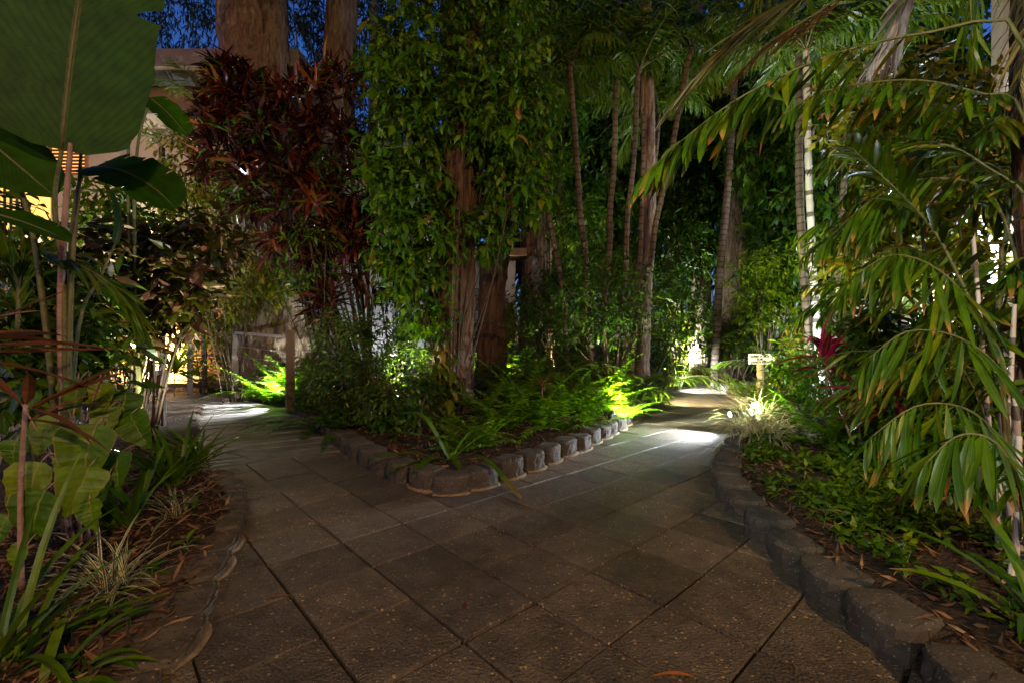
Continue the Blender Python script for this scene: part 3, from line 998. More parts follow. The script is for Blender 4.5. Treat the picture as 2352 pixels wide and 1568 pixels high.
spot((5.5, 15.2, .25), (6.1, 15.6, 1.2), 1400, 'bright garden spotlight under the shrubs at the far bend of the path', (.95, 1, .9), 130)
spot((-3.72, 7.66, .5), (-5.0, 7.1, .1), 750, 'bright garden spotlight in the railing bay shining across the boardwalk', (.93, .97, 1), 130, 1.0)
spot((-3.78, 7.74, .2), (-4.5, 8.2, .75), 300, 'added second spotlight beside the near railing post brightening the overexposed ferns', (.95, 1, .9), 130)  # extra lamp added because the boardwalk spot misses these ferns
spot((-8.3, 9.6, .3), (-8.3, 10.6, .9), 1200, 'warm floodlight glowing on the cream wall at the end of the boardwalk', (1.0, .56, .16), 140, .7, 'lens_warm')
spot((-.45, 8.9, .25), (-.2, 9.6, 1.6), 800, 'yellowish garden spotlight behind the vine tree lighting ferns and trunks', (1.0, .95, .55), 120)
spot((1.2, 11.9, .25), (.6, 13.2, 3.0), 500, 'spotlight at the foot of the orange-lit paperbark trunk behind the cane palms', (1.0, .7, .36), 90)
spot((4.75, 6.95, .25), (5.15, 7.6, 1.6), 190, 'garden spotlight at the foot of the pale palm stems beside the sign', COOL, 100)
spot((-5.6, 5.6, .2), (-6.2, 6.1, 1.2), 400, 'white garden spotlight glinting behind the cane stems on the left', COOL, 130)
spot((-3.3, 3.75, .15), (-3.3, 4.6, 1.3), 160, 'low garden spotlight behind the heart-leaved plant shining up into the blotched shrub', (1, .95, .8), 110)
spot((2.2, 8.6, .3), (2.0, 9.2, 4.5), 90, 'added uplight at the foot of the cane palms brightening their crowns', (1, .97, .7), 80)  # foliage glow light added below the crowns, no known fixture
spot((4.0, 12.0, .3), (4.2, 13.2, 2.8), 380, 'garden spotlight in front of the shrubs below the leaning pinkish paperbark', (.95, 1, .75), 110)
spot((-1.5, 5.9, .35), (-1.0, 6.1, 2.8), 110, 'added uplight hidden in the glossy bush brightening the vine-clad tree', (.95, 1, .7), 100)  # added fill inside the bush, lifts the vine from below
spot((5.0, 5.0, .3), (5.2, 5.6, 2.6), 320, 'added uplight in the right bed brightening the tall leafy shrub', (.95, 1, .85), 110)  # added fill for the right-hand foliage, not a known lamp
spot((-2.4, -2.6, 3.9), (2.3, 2.5, 1.9), 700, 'unseen spotlight added high behind the viewpoint to brighten the right-hand palm fronds', (.92, 1, .82), 42, .8)  # unseen narrow spot added so that only the right palm brightens
globe((8.55, 8.45, 2.75), .17, 700, 'bright white wall lamp glaring through the leaves on the right', (.85, .93, 1.0), 30)
globe((10.1, 8.2, 5.5), .1, 120, 'small white lamp high on the right-hand building', (.85, .93, 1.0), 30)
globe((-8.7, 10.3, 3.35), .12, 130, 'round white wall lamp shining behind the leaves of the left building', (1.0, .93, .8), 20)
post_lamp((2.9, -4.2), 4.6, 1050, 'tall warm garden lamp post standing behind the viewpoint on the right', (1.0, .58, .24))
post_lamp((-2.6, -4.6), 4.6, 270, 'tall neutral garden lamp post standing behind the viewpoint on the left', (1.0, .84, .5))

# ------------------------------------------------------------------ plant builders


def gp(px, Y, dz=-.015):
    x = (px - CX) / F * Y
    return np.array([x, Y, gzs(x, Y) + dz])


def kids(root, stem=None, foliage=None, sm='twig', fm='bush', sn='stem', fn='foliage', smooth=True):
    if stem is not None and stem.n:
        stem.build(sn, M[sm], root, smooth)
    if foliage is not None and foliage.n:
        foliage.build(fn, M[fm], root)


def trunk_pts(P, n=40): return spl(P, n)


def bark_tube(g, P, r, rg, k=20, lump=.12, n=60):
    C = spl(P, n)
    rr = np.interp(np.linspace(0, 1, n), np.linspace(0, 1, len(r)), r)
    u = np.linspace(0, 1, n)[:, None] * n * .12
    th = np.arange(k)[None] * 6.283 / k
    j = 1 + lump * (np.sin(3 * th + u * 2.1 + rg.uniform(0, 6)) * .5 + np.sin(5 * th - u * 1.3 + rg.uniform(0, 6)) * .35 + rg.normal(0, .22, (n, k)))
    tube(g, C, rr, k, j)


def tree(name, label, P, r, blobs_=None, nt=300, mat='canopy', bark='bark', seed=1, L=.2, Wd=.05, prof=lance, droop=.8, k=7, ll=.5, group=None, limbs=(), lump=.12):
    """trunk along P (world), optional crown of leafy twigs in blobs (world)"""
    rg = rng_(seed)
    P = np.asarray(P, float)
    base = P[0]
    root = thing(name, label, 'tree', base, group=group)
    g = G()
    bark_tube(g, P - base, r, rg, lump=lump)
    for (Q, q) in limbs:
        bark_tube(g, np.asarray(Q) - base, q, rg, k=14, n=40, lump=lump)
    if blobs_:
        for c, rad in blobs_:
            top = P[-1] if len(P) < 4 else P[-2]
            a = P[len(P) // 2] - base
            tube(g, spl(np.array([a, (a + np.array(c) - base) / 2 + [0, 0, .3], np.array(c) - base]), 8), np.linspace(r[-1] * .5, .02, 8), 6)
    g.build('trunk', M[bark], root, True)
    if blobs_:
        fg, tg = G(), G()
        T, d = blobs(rg, nt, [(np.array(c) - base, np.array(rad) if np.ndim(rad) else rad) for c, rad in blobs_], .2)
        spray(fg, tg, T, d + np.array([0, 0, -.2]), rg, k=k, ll=ll, L=L, Wd=Wd, prof=prof, droop=droop, tr=.006)
        fg.build('crown', M[mat], root)
        tg.build('branches', M['twig'], root)
    return root


def shrub(name, label, cat, base, blobs_, nt, mat, seed, L=.1, Wd=.045, prof=ovate, droop=.3, k=7, ll=.22, S=2, stems=6, sr=.012, sm='twig', open_=1.0, bend=.6, group=None, flat=True, shell=.35, bright=None, nb=0, var=.25, fold=.25, bs=1.05):
    rg = rng_(seed)
    base = np.asarray(base, float)
    root = thing(name, label, cat, base, group=group)
    fg, sg_ = G(), G()
    bl = [(np.array(c) - base, np.array(r_) if np.ndim(r_) else r_) for c, r_ in blobs_]
    T, d = blobs(rg, nt, bl, shell)
    ok = T[:, 2] > .02
    T, d = T[ok], d[ok]
    spray(fg, sg_, T, d * .8 + np.array([0, 0, .45]), rg, k=k, ll=ll, L=L, Wd=Wd, prof=prof, droop=droop, open_=open_, bend=bend, S=S, flat=flat, var=var, fold=fold)
    for q in range(stems):
        c, r_ = bl[q % len(bl)]
        e = c + rg.normal(0, .3, 3) * r_
        s0 = rg.normal(0, .05, 3) * [1, 1, 0]
        tube(sg_, spl(np.array([s0, (s0 + e) * .5 + rg.normal(0, .06, 3) + [0, 0, .05], e]), 9), np.linspace(sr, sr * .4, 9), 6)
    kids(root, sg_, fg, sm, mat)
    if bright:
        bg_ = G()
        T, d = blobs(rg, nb, bl, .85)
        spray(bg_, None, T, d + np.array([0, -.6, .5]), rg, k=k, ll=ll, L=L * bs, Wd=Wd * bs, prof=prof, droop=droop * (.3 if bs < 1.2 else 1), open_=open_, bend=bend, S=S, flat=flat)
        bg_.build('young_leaves', M[bright], root)
    return root


def B(px, py, Y, r): return (at(px, py, Y), r)


def fern_mesh(seed, nf=12, L=.95, mat='fern', up=(.55, 1.4), sag=(.7, 1.6), Lp=.125, Wp=.038, n=25):
    rg = rng_(seed)
    g = G()
    for q in range(nf):
        az = q * 2.4 + rg.normal(0, .25)
        l = L * rg.uniform(.65, 1.15)
        P = arch((0, 0, 0), az, rg.uniform(*up), l, rg.uniform(*sag))
        frond(g, g, P, rg, n=n, L=Lp * rg.uniform(.85, 1.1), Wd=Wp, ang=78, drop=.12, bend=.35, prof=lambda s: np.interp(s, [0, .15, .6, 1], [.8, 1, .75, .1]), S=2, t0=.1, vee=.12, rr=.0035, jit=.06,
              shape=lambda t: np.interp(t, [.1, .25, .6, 1], [.55, 1, .85, .12]))
    return g.mesh('fern', M[mat])


FERN = [fern_mesh(s) for s in (1, 2, 3)]
DFERN = [fern_mesh(s, mat='darkfern') for s in (4, 5)]


def fern(px, Y, sc, label, mesh=None, rz=0.0, group='ferns of the central bed', at_=None, tilt=(0, 0)):
    o = bpy.data.objects.new('fern', mesh or FERN[int(px) % 3])
    COL.objects.link(o)
    o.location = [float(a) for a in (gp(px, Y) if at_ is None else at_)]
    o.scale = (sc,) * 3
    o.rotation_euler = (tilt[0], tilt[1], rz)
    return tag(o, label, 'fern', group)


def tuft(name, label, cat, base, n, L, Wd, mat, seed, el=(.5, 1.4), bend=(.6, 1.8), prof=strap, S=6, fold=.3, az=(0, 6.283), group=None, spread=.03):
    rg = rng_(seed)
    g = G()
    D = rdir(rg, n, el[0], el[1], az[0], az[1])
    P = rg.normal(0, spread, (n, 3)) * [1, 1, 0]
    leaves(g, P, D, upn(D, rg.normal(0, .12, n)), L * rg.uniform(.6, 1.1, n), Wd * rg.uniform(.75, 1.15, n), prof, bend=rg.uniform(bend[0], bend[1], n), S=S, fold=fold)
    o = g.build(name, M[mat])
    o.location = [float(a) for a in base]
    return tag(o, label, cat, group)


def crown_mesh(seed, nf=10, L=1.9, mat='palm'):
    rg = rng_(seed)
    g, s = G(), G()
    for q in range(nf):
        P = arch((0, 0, 0), q * 6.283 / nf + rg.normal(0, .3), rg.uniform(.5, 1.2), L * rg.uniform(.8, 1.1), rg.uniform(1.0, 1.7))
        frond(g, s, P, rg, n=30, L=.5, Wd=.045, ang=62, drop=.6, bend=.7, S=3, rr=.014)
    return g.mesh('crown', M[mat]), s.mesh('frond_stalks', M['greenstem'])


CROWNS = [crown_mesh(s) for s in (11, 12, 13)]


def cane_palm(label, pts, Y, r, seed, bark='ringbark', group='slender ringed palm stems', crown=None, top=None, ring=.16):
    """ringed slender trunk through picture points at depth Y, standing on the ground, with a feathery crown"""
    rg = rng_(seed)
    pts = [(a, b) for a, b in pts]
    P = [at(a, b, Y) for a, b in pts]
    x0 = P[0]
    gb = np.array([x0[0] + .3 * (x0[0] - P[1][0]), Y, 0])
    gb[2] = gzs(gb[0], Y) - .05
    P = [gb] + P
    if top:
        d = P[-1] - P[-2]
        P.append(P[-1] + nz(d) * top)
    P = np.array(P)
    root = thing('slender_palm', label, 'palm', gb, group=group)
    n = int(np.linalg.norm(np.diff(P, axis=0), axis=1).sum() / (ring / 4))
    C = spl(P - gb, n)
    C[:, 0] += .012 * np.sin(np.arange(n) * .11)
    rr = np.linspace(r * 1.12, r * .85, n) * np.where(np.arange(n) % 4 == 0, 1.1, 1.0)
    g = G()
    tube(g, C, rr, 12)
    t = g.build('trunk', M[bark], root, True)
    if crown is not None:
        for nm, me in zip(('crown', 'frond_stalks'), CROWNS[crown]):
            o = bpy.data.objects.new(nm, me)
            COL.objects.link(o)
            o.parent = root
            o.location = [float(a) for a in C[-1]]
            o.rotation_euler = (0, 0, rg.uniform(0, 6))
    return root


# ------------------------------------------------------------------ big trees
tree('paperbark_tree', 'huge twin-trunked paperbark tree with peeling bark rising behind the railing and red croton',
     [gp(655, 9.6, -.1), at(645, 700, 9.6), at(612, 400, 9.6), at(590, 150, 9.6), at(590, 0, 9.6), at(592, -260, 9.6), at(600, -500, 9.6)], [.88, .76, .7, .66, .63, .6, .5], seed=21, bark='bark',
     limbs=[([at(690, 800, 9.65), at(735, 500, 9.7), at(775, 200, 9.8), at(785, 0, 9.8), at(800, -300, 9.8)], [.6, .46, .34, .32, .28])], lump=.16)
vt = tree('vine_clad_tree', 'shaggy dark trunk in the central bed smothered in green climbing vine', [gp(1043, 6.1, -.1), at(1042, 800, 6.1), at(1048, 560, 6.1), at(1060, 380, 6.1), at(1062, 0, 6.15), at(1070, -350, 6.2)], [.31, .25, .24, .27, .26, .2], seed=22, bark='vinebark', lump=.2)
tree('leaning_tree', 'rough brown trunk lit yellow from below just behind the vine-clad tree', [gp(1128, 8.6, -.1), at(1128, 720, 8.6), at(1140, 600, 8.6), at(1158, 480, 8.6), at(1180, 250, 8.7), at(1190, -200, 8.8)], [.3, .25, .24, .24, .2, .16], seed=23, bark='vinebark', lump=.2)
tree('paperbark_tree', 'orange-lit paperbark trunk with peeling strips between the vine tree and the cane palms', [gp(1232, 13.2, -.1), at(1232, 640, 13.2), at(1230, 500, 13.2), at(1225, 300, 13.2), at(1215, -150, 13.2)], [.5, .42, .4, .36, .3], seed=24, lump=.2)
tree('paperbark_tree', 'leaning pinkish paperbark trunk standing behind the pale thin palm on the right', [gp(1668, 13.0, -.1), at(1680, 640, 13.0), at(1700, 480, 13.0), at(1735, 300, 13.0), at(1775, 60, 13.0), at(1790, -250, 13.0)], [.42, .36, .33, .31, .26, .2], seed=25, lump=.18,
     limbs=[([at(1712, 420, 13.1), at(1745, 330, 13.2), at(1800, 200, 13.2)], [.2, .16, .12])])
tree('paperbark_tree', 'short pale peeling trunk at the foot of the cane palms by the right-hand path', [gp(1470, 8.3, -.1), at(1470, 830, 8.3), at(1474, 720, 8.35), at(1484, 600, 8.4), at(1490, 480, 8.4), at(1486, 200, 8.4), at(1480, -200, 8.4)], [.22, .17, .15, .14, .13, .12, .1], seed=26, lump=.12)
for q, (px, Y, r, lean, lb) in enumerate([(1610, 15.5, .34, -8, 'dark trunk in the shade left of the leaning pinkish paperbark'), (1548, 16.5, .28, 6, 'slim dark trunk far behind the hedge of small leaves'), (1420, 16, .4, 4, 'broad shaded trunk glimpsed between the ringed palm stems'),
                                   (845, 16, .16, 10, 'thin grey trunk against the blue dusk between the twin paperbark and the vine tree'), (1340, 17, .2, -5, 'thin dark trunk far behind the cane palms'), (1960, 12.5, .22, 5, 'shaded trunk behind the white palm stems on the right'), (1790, 16, .25, -6, 'dark trunk behind the lime bush near the sign')]):
    tree('background_tree', lb, [gp(px, Y, -.1), at(px + lean * .3, 600, Y), at(px + lean, 300, Y), at(px + lean * 2, -200, Y)], [r * 1.15, r, r * .9, r * .7], seed=30 + q, lump=.15, group='shaded trunks in the background')

# background canopy: trees whose crowns close the view, dusk sky in the gaps
can = [
    ('weeping canopy tree with dusk sky showing through above the left roof', -15, 20, [((-14.4, 20, 14.6), (2.6, 2, 2.6)), ((-16.5, 20, 13.0), (2.2, 2, 2.6)), ((-12.6, 20, 16.0), (1.8, 2, 2.0)), ((-15.5, 20, 17), (2.4, 2, 2))], 460),
    ('weeping canopy tree behind the twin paperbark trunks', -7.4, 17, [((-7.5, 17, 11), (1.2, 1.4, 3.0)), ((-8.2, 17, 14), (1.6, 1.4, 2.2)), ((-6.4, 17, 9.4), (1.0, 1.2, 2.2)), ((-6.0, 17, 13.2), (1.0, 1.2, 2))], 460),
    ('weeping canopy tree hanging in the gap left of the vine-clad tree', -4.7, 16, [((-4.8, 16, 10.6), (.9, 1.3, 3.0)), ((-4.2, 16, 13.4), (1.4, 1.3, 2.2)), ((-4.5, 16, 7.6), (.8, 1, 2.0)), ((-3.4, 16, 10), (.8, 1, 3))], 400),
    ('dense dark tree closing the view behind the cane palms', 1.8, 17, [((1.8, 17, 12.5), (3.2, 2, 2.6)), ((.2, 16.5, 9.0), (1.8, 1.6, 2.6)), ((3.6, 17, 8.6), (1.6, 1.6, 2.4))], 560),
    ('dense dark tree above the bend of the path', 6.2, 17.5, [((6.2, 17.5, 12), (3, 2, 3)), ((6.2, 17.5, 8.0), (1.8, 1.6, 2.2)), ((8.4, 17.5, 9.5), (2.2, 2, 3))], 620),
    ('dense dark tree behind the palms on the right', 11, 16, [((11, 16, 9.5), (2.8, 2, 4)), ((13.5, 17, 9), (3, 2, 4)), ((9.5, 15.5, 6), (2, 1.6, 2.2))], 560),
    ('shadowy tree far behind the cane palms', 3.6, 22, [((3.6, 22, 8), (2.6, 2, 3.6)), ((1.0, 22, 7), (2.2, 2, 3)), ((6.4, 22, 7), (2.6, 2, 4))], 560),
]
for q, (lb, x, Y, bl, n) in enumerate(can):
    big = q >= 3
    tree('canopy_tree', lb, [(x, Y, -.1), (x + .1, Y, 3), (x - .1, Y, 6), (x, Y, 10)], [.35, .28, .22, .12], bl, n * 2 if big else int(n * 1.5), 'canopy', seed=50 + q, L=.5 if big else .3, Wd=.19 if big else .06, prof=ovate if big else lance, droop=1.0, k=10, ll=.8, group='trees closing the background')
for q, (lb, x, Y, bl, n) in enumerate([
    ('deep shade tree filling the gap between the ringed palm stems', 3.0, 14.8, [((3.0, 14.8, 6.5), (1.5, 1.2, 2.4)), ((1.6, 15, 9.5), (1.6, 1.2, 2.4)), ((4.4, 15, 9.8), (1.8, 1.2, 2.6)), ((2.6, 15, 4.0), (1.1, 1, 1.4)), ((5.6, 15.2, 5.0), (1.0, 1, 2.2)), ((3.9, 14.6, 4.6), (1, .9, 1.8))], 700),
    ('deep shade tree behind the leaning pinkish paperbark', 7.2, 15.2, [((7.2, 15.2, 6.0), (1.6, 1.2, 2.6)), ((8.6, 15.2, 8.5), (1.8, 1.2, 3)), ((6.2, 15.2, 9), (1.4, 1.2, 2.5)), ((8.4, 15, 4), (1.2, 1, 1.8))], 560),
    ('deep shade tree behind the right-hand building corner', 8.2, 11.2, [((7.4, 11.2, 4.2), (1.0, .9, 2.2)), ((7.9, 11, 7), (1.4, 1, 2.4)), ((6.6, 11.4, 6.4), (.9, .9, 2.0)), ((9.8, 10.9, 7.6), (1.6, .9, 2.0)), ((6.9, 11, 2.2), (.8, .8, 1.4))], 560),
    ('shade tree standing between the vine-clad tree and the first ringed palm', .9, 12.2, [((.9, 12.2, 7.6), (1.0, .9, 2.6)), ((.4, 12.2, 10.5), (1.6, 1, 2)), ((1.5, 12.4, 5.0), (.6, .6, 1.2))], 360)]):
    tree('shade_tree', lb, [(x, Y, -.1), (x + .1, Y, 2), (x - .1, Y, 4), (x, Y, 7)], [.2, .16, .12, .08], bl, int(n * 1.8), 'darkbush', seed=150 + q, L=.34, Wd=.13, prof=ovate, droop=.7, k=9, ll=.6, group='shade trees behind the palms')
for q, (lb, x, Y, bl, n) in enumerate([  # out-of-view crowns added overhead to hold back the blue sky light
    ('unseen spreading tree added overhead to shade the paved fork from the left', -6.0, 3.0, [((-4.2, 2.6, 9.5), (3.0, 2.4, 1.3)), ((-8, 4.5, 10.5), (2.6, 2.4, 1.4)), ((-3.5, 6.0, 11.2), (2.6, 2, 1.0))], 700),
    ('unseen spreading tree added overhead to shade the paved fork from the right', 6.5, 3.2, [((4.6, 2.6, 9.5), (3.0, 2.4, 1.3)), ((3.0, 5.6, 11.2), (2.6, 2.2, 1.0)), ((8.0, 5.0, 10.5), (2.6, 2.4, 1.4))], 700),
    ('unseen spreading tree added behind the viewpoint to block sky light', .5, -6.0, [((0, -2.8, 8.6), (3.4, 3, 1.3)), ((0, 1.4, 9.4), (2.6, 2.2, 1.0)), ((-3, -4, 9), (3, 3, 1.4)), ((4, -4, 9), (3, 3, 1.4)), ((1, 4.2, 10.2), (3, 2.5, 1.0))], 1100)]):
    tree('unseen_shade_tree', lb, [(x, Y, -.1), (x * .98, Y, 3), (x * .95, Y, 6), (x * .9, Y, 7.5)], [.3, .26, .22, .16], bl, n, 'canopy', seed=170 + q, L=.85, Wd=.42, prof=ovate, droop=.5, k=9, ll=.8, group='unseen trees added overhead to block sky light')

# ------------------------------------------------------------------ climbing vines and tall shrubs
bl = [B(1060, -80, 6.1, .75), B(1000, 80, 5.9, .62), B(1120, 70, 5.9, .6), B(985, 230, 5.8, .5), B(1140, 210, 5.8, .48), B(930, 320, 5.8, .3), B(1175, 330, 5.9, .42), B(1085, 280, 5.7, .3),
      B(950, 440, 5.8, .3), B(1180, 440, 6.0, .28), B(930, 540, 5.9, .25), B(990, 540, 5.8, .22), B(965, 640, 5.9, .18), B(1120, 540, 5.95, .15), B(985, 740, 5.9, .12), B(930, 640, 6.0, .2), B(905, 180, 6.0, .26), B(890, 420, 6.1, .22), B(1215, 240, 6.1, .24)]
shrub('climbing_vine', 'dense green climbing vine hanging in curtains from the shaggy central trunk', 'vine', gp(1030, 5.78), bl, 2100, 'vine', 61, bright='bigvine', nb=150, bs=1.75, var=.45, L=.125, Wd=.05, droop=.75, k=7, ll=.3, S=3, stems=14, sr=.014, open_=.9, bend=.8, shell=.5)
bl = [B(455, 390, 8.1, .4), B(480, 460, 8.1, .45), B(520, 530, 8.1, .42), B(545, 610, 8.1, .35), B(440, 330, 8.2, .3), B(520, 420, 8.2, .35), B(585, 640, 8.1, .25), B(430, 480, 8.1, .28), B(600, 690, 8.5, .2), B(560, 700, 8.5, .22), B(640, 640, 8.4, .2), B(615, 590, 8.3, .25)]
shrub('climbing_vine', 'yellow-green climbing vine draped over the left side of the big paperbark', 'vine', gp(540, 8.3), bl, 420, 'yvine', 62, L=.17, Wd=.06, droop=.7, k=7, ll=.3, stems=8)
bl = [B(590, 240, 7.9, .42), B(690, 230, 7.9, .4), B(545, 330, 7.8, .42), B(660, 340, 7.7, .5), B(770, 320, 7.9, .38), B(590, 430, 7.8, .4), B(700, 470, 7.7, .46), B(805, 430, 7.9, .3), B(800, 540, 7.8, .34), B(650, 560, 7.8, .28), B(845, 620, 7.8, .28), B(740, 610, 7.9, .24), B(745, 700, 7.8, .2), B(790, 180, 8.0, .26), B(530, 190, 8.0, .24), B(505, 270, 8.0, .22), B(495, 400, 8.0, .2), B(850, 500, 7.9, .15)]
cr = shrub('croton_shrub', 'tall croton with dark maroon and orange strap leaves in front of the twin paperbark trunk', 'shrub', gp(850, 7.9), bl, 330, 'croton', 63, L=.36, Wd=.058, prof=lance, droop=.0, k=13, ll=.13, S=4, stems=34, sr=.022, open_=.9, bend=.7, flat=False, shell=.4, bright='redcroton', nb=26, var=.35)
bl = [B(900, 430, 7.4, .35), B(960, 520, 7.4, .3), B(920, 620, 7.4, .35), B(860, 560, 7.6, .25), B(960, 690, 7.3, .35), B(900, 720, 7.3, .35), B(880, 800, 7.1, .35)]
shrub('leafy_shrub', 'tall thin-leaved shrub in front of the white wall beside the croton', 'shrub', gp(920, 7.3), bl, 110, 'darkbush', 64, L=.15, Wd=.042, droop=.5, k=7, ll=.28, stems=9, sr=.014, prof=lance)
bl = [B(752, 840, 6.8, .28), B(780, 770, 6.8, .34), B(850, 790, 6.4, .36), B(780, 880, 6.1, .34), B(860, 880, 5.8, .36), B(930, 850, 6.0, .34), B(950, 920, 5.5, .26), B(880, 950, 5.2, .24), B(800, 950, 5.6, .26), B(745, 905, 6.5, .2), B(960, 780, 6.4, .26)]
shrub('glossy_bush', 'dark glossy bush filling the left half of the central bed beside the boardwalk', 'shrub', gp(860, 5.8), bl, 900, 'bush', 65, L=.085, Wd=.036, droop=.25, k=8, ll=.16, stems=16, sr=.01, shell=.5)
bl = [B(985, 900, 5.4, .13), B(950, 955, 4.9, .1), B(890, 985, 4.75, .1)]
shrub('umbrella_plant', 'low umbrella plant with whorled leaves at the foot of the glossy bush', 'shrub', gp(940, 4.9), bl, 34, 'darkbush', 66, L=.12, Wd=.045, k=8, ll=.06, droop=.1, stems=5, open_=1.3)

shrub('climbing_vine', 'green climber threaded through the dark red croton', 'vine', gp(760, 7.75), [B(560, 470, 7.6, .28), B(640, 390, 7.45, .25), B(720, 560, 7.5, .25), B(590, 320, 7.6, .2), B(760, 400, 7.6, .2), B(680, 640, 7.6, .2)], 110, 'vine', 69, L=.16, Wd=.055, droop=.6, k=6, ll=.28, stems=6)
shrub('leafy_shrub', 'mid-height dark shrub half hiding the lower ringed palm stems', 'shrub', gp(1400, 7.2), [B(1330, 700, 7.3, .28), B(1405, 750, 7.1, .26), B(1470, 720, 7.0, .2), B(1360, 620, 7.3, .2), B(1440, 650, 7.2, .18), B(1290, 760, 7.2, .25)], 210, 'darkbush', 70, L=.14, Wd=.04, droop=.5, k=7, ll=.26, stems=9, prof=lance)
# shoot climbing the front of the central trunk
rg = rng_(67)
root = thing('vine_shoot', 'upright leafy shoot with paired leaves in front of the central trunk', 'vine', gp(1037, 5.6))
b0 = np.array(root.location)
C = spl(np.array([gp(1037, 5.6), at(1036, 850, 5.62), at(1038, 700, 5.6), at(1042, 560, 5.6), at(1046, 440, 5.6)]) - b0, 30)
fg, sg2 = G(), G()
tube(sg2, C, np.linspace(.012, .004, 30), 6)
for q in range(4, 30, 1):
    az = q * 1.57 + rg.normal(0, .3) + (0 if q % 2 else 3.14)
    D = np.array([[math.cos(az), math.sin(az) - .3, rg.uniform(-.7, .3)]])
    leaves(fg, C[q][None], D, upn(nz(D)), rg.uniform(.16, .24), rg.uniform(.06, .09), ovate, bend=.9, S=4)
kids(root, sg2, fg, 'greenstem', 'vine')
# hanging broad leaves low on the trunk
shrub('trailing_vine', 'yellow-green broad leaves trailing down the lower trunk above the leaf litter', 'vine', gp(1022, 5.55), [B(1030, 880, 5.6, .1), B(1035, 930, 5.55, .09), B(1000, 830, 5.65, .12)], 16, 'yvine', 68, L=.2, Wd=.08, k=4, ll=.15, droop=1.1, S=3, stems=3, sr=.006)

# ------------------------------------------------------------------ cane palms
cp = [
    ('curved ringed palm stem leaning left beside the orange-lit paperbark', [(1302, 790), (1298, 687), (1283, 617), (1268, 532), (1253, 430), (1225, 250)], 8.0, .055, 0),
    ('straight ringed palm stem standing right of the curved one', [(1359, 800), (1348, 642), (1341, 567), (1333, 480), (1324, 380), (1312, 190)], 7.7, .062, 1),
    ('shaded ringed palm stem rising through the middle of the palm clump', [(1385, 780), (1396, 604), (1402, 492), (1408, 392), (1416, 200)], 8.6, .065, 2),
    ('ringed palm stem leaning slightly right in the middle of the clump', [(1412, 860), (1428, 717), (1436, 617), (1443, 492), (1453, 380), (1465, 200)], 8.0, .055, 0),
    ('closely banded thin palm stem left of the pale peeling trunk', [(1436, 800), (1448, 720), (1458, 654), (1471, 567), (1476, 467), (1477, 300)], 7.6, .05, None),
    ('ringed palm stem leaning right across the pale peeling trunk', [(1452, 800), (1476, 680), (1491, 605), (1503, 542), (1516, 467), (1545, 330), (1580, 150)], 7.7, .058, 1),
    ('far ringed palm stem leaning right behind the clump', [(1470, 640), (1483, 542), (1498, 430), (1510, 300)], 9.0, .055, 2),
]
for q, (lb, pts, Y, r, c) in enumerate(cp):
    cane_palm(lb, pts, Y, r * .82, 80 + q, crown=c, top=.3, ring=.13)
wp = [
    ('white-lit palm stem nearest the sign', [(1868, 880), (1856, 784), (1851, 692), (1844, 567), (1836, 417), (1834, 200)], 7.6, .06, 'ringbark', 0),
    ('brightest white smooth palm stem beside the red cordyline', [(1882, 870), (1874, 742), (1869, 642), (1864, 517), (1858, 412), (1852, 200)], 7.3, .052, 'palebark', 1),
    ('dim olive palm stem right of the bright white pair', [(1914, 860), (1916, 767), (1924, 642), (1939, 417), (1950, 220)], 7.9, .05, 'ringbark', 2),
    ('thick pale palm stem leaning right behind the hanging leaflets', [(1950, 860), (1962, 767), (1984, 690), (2010, 520), (2040, 250)], 7.6, .075, 'palebark', None),
    ('thin grey-green palm stem in front of the leaning paperbark', [(1642, 820), (1651, 675), (1661, 542), (1673, 392), (1690, 150)], 11.0, .085, 'ringbark', 1),
]
for q, (lb, pts, Y, r, bk, c) in enumerate(wp):
    cane_palm(lb, pts, Y, r, 90 + q, bark=bk, crown=c, top=.6, group='palm stems on the right', ring=.3)
# feather fronds low among the cane palms
def low_palm(label, base, fronds, seed, mat='palm', L=.4, Wd=.034, n=26, name='low_palm', stalk='greenstem', drop=.3, ang=62, cat='palm', group=None, prof=lance, bend=.6, vee=.25, S=3, rr=.01, flat=True, twist=0, jit=.08):
    rg = rng_(seed)
    root = thing(name, label, cat, base, group=group)
    b = np.asarray(base, float)
    for fr in fronds:
        P = np.array(fr) - b
        lg, sg3 = G(), G()
        frond(lg, sg3, P, rg, n=n, L=L, Wd=Wd, ang=ang, drop=drop, bend=bend, prof=prof, vee=vee, S=S, rr=rr, flat=flat, twist=twist, jit=jit)
        f = lg.build('frond', M[mat], root, not flat)
        sg3.build('stalk', M[stalk], f, True)
    return root


def aw(base, az, el, L, sag): return arch(base, az, el, L, sag)


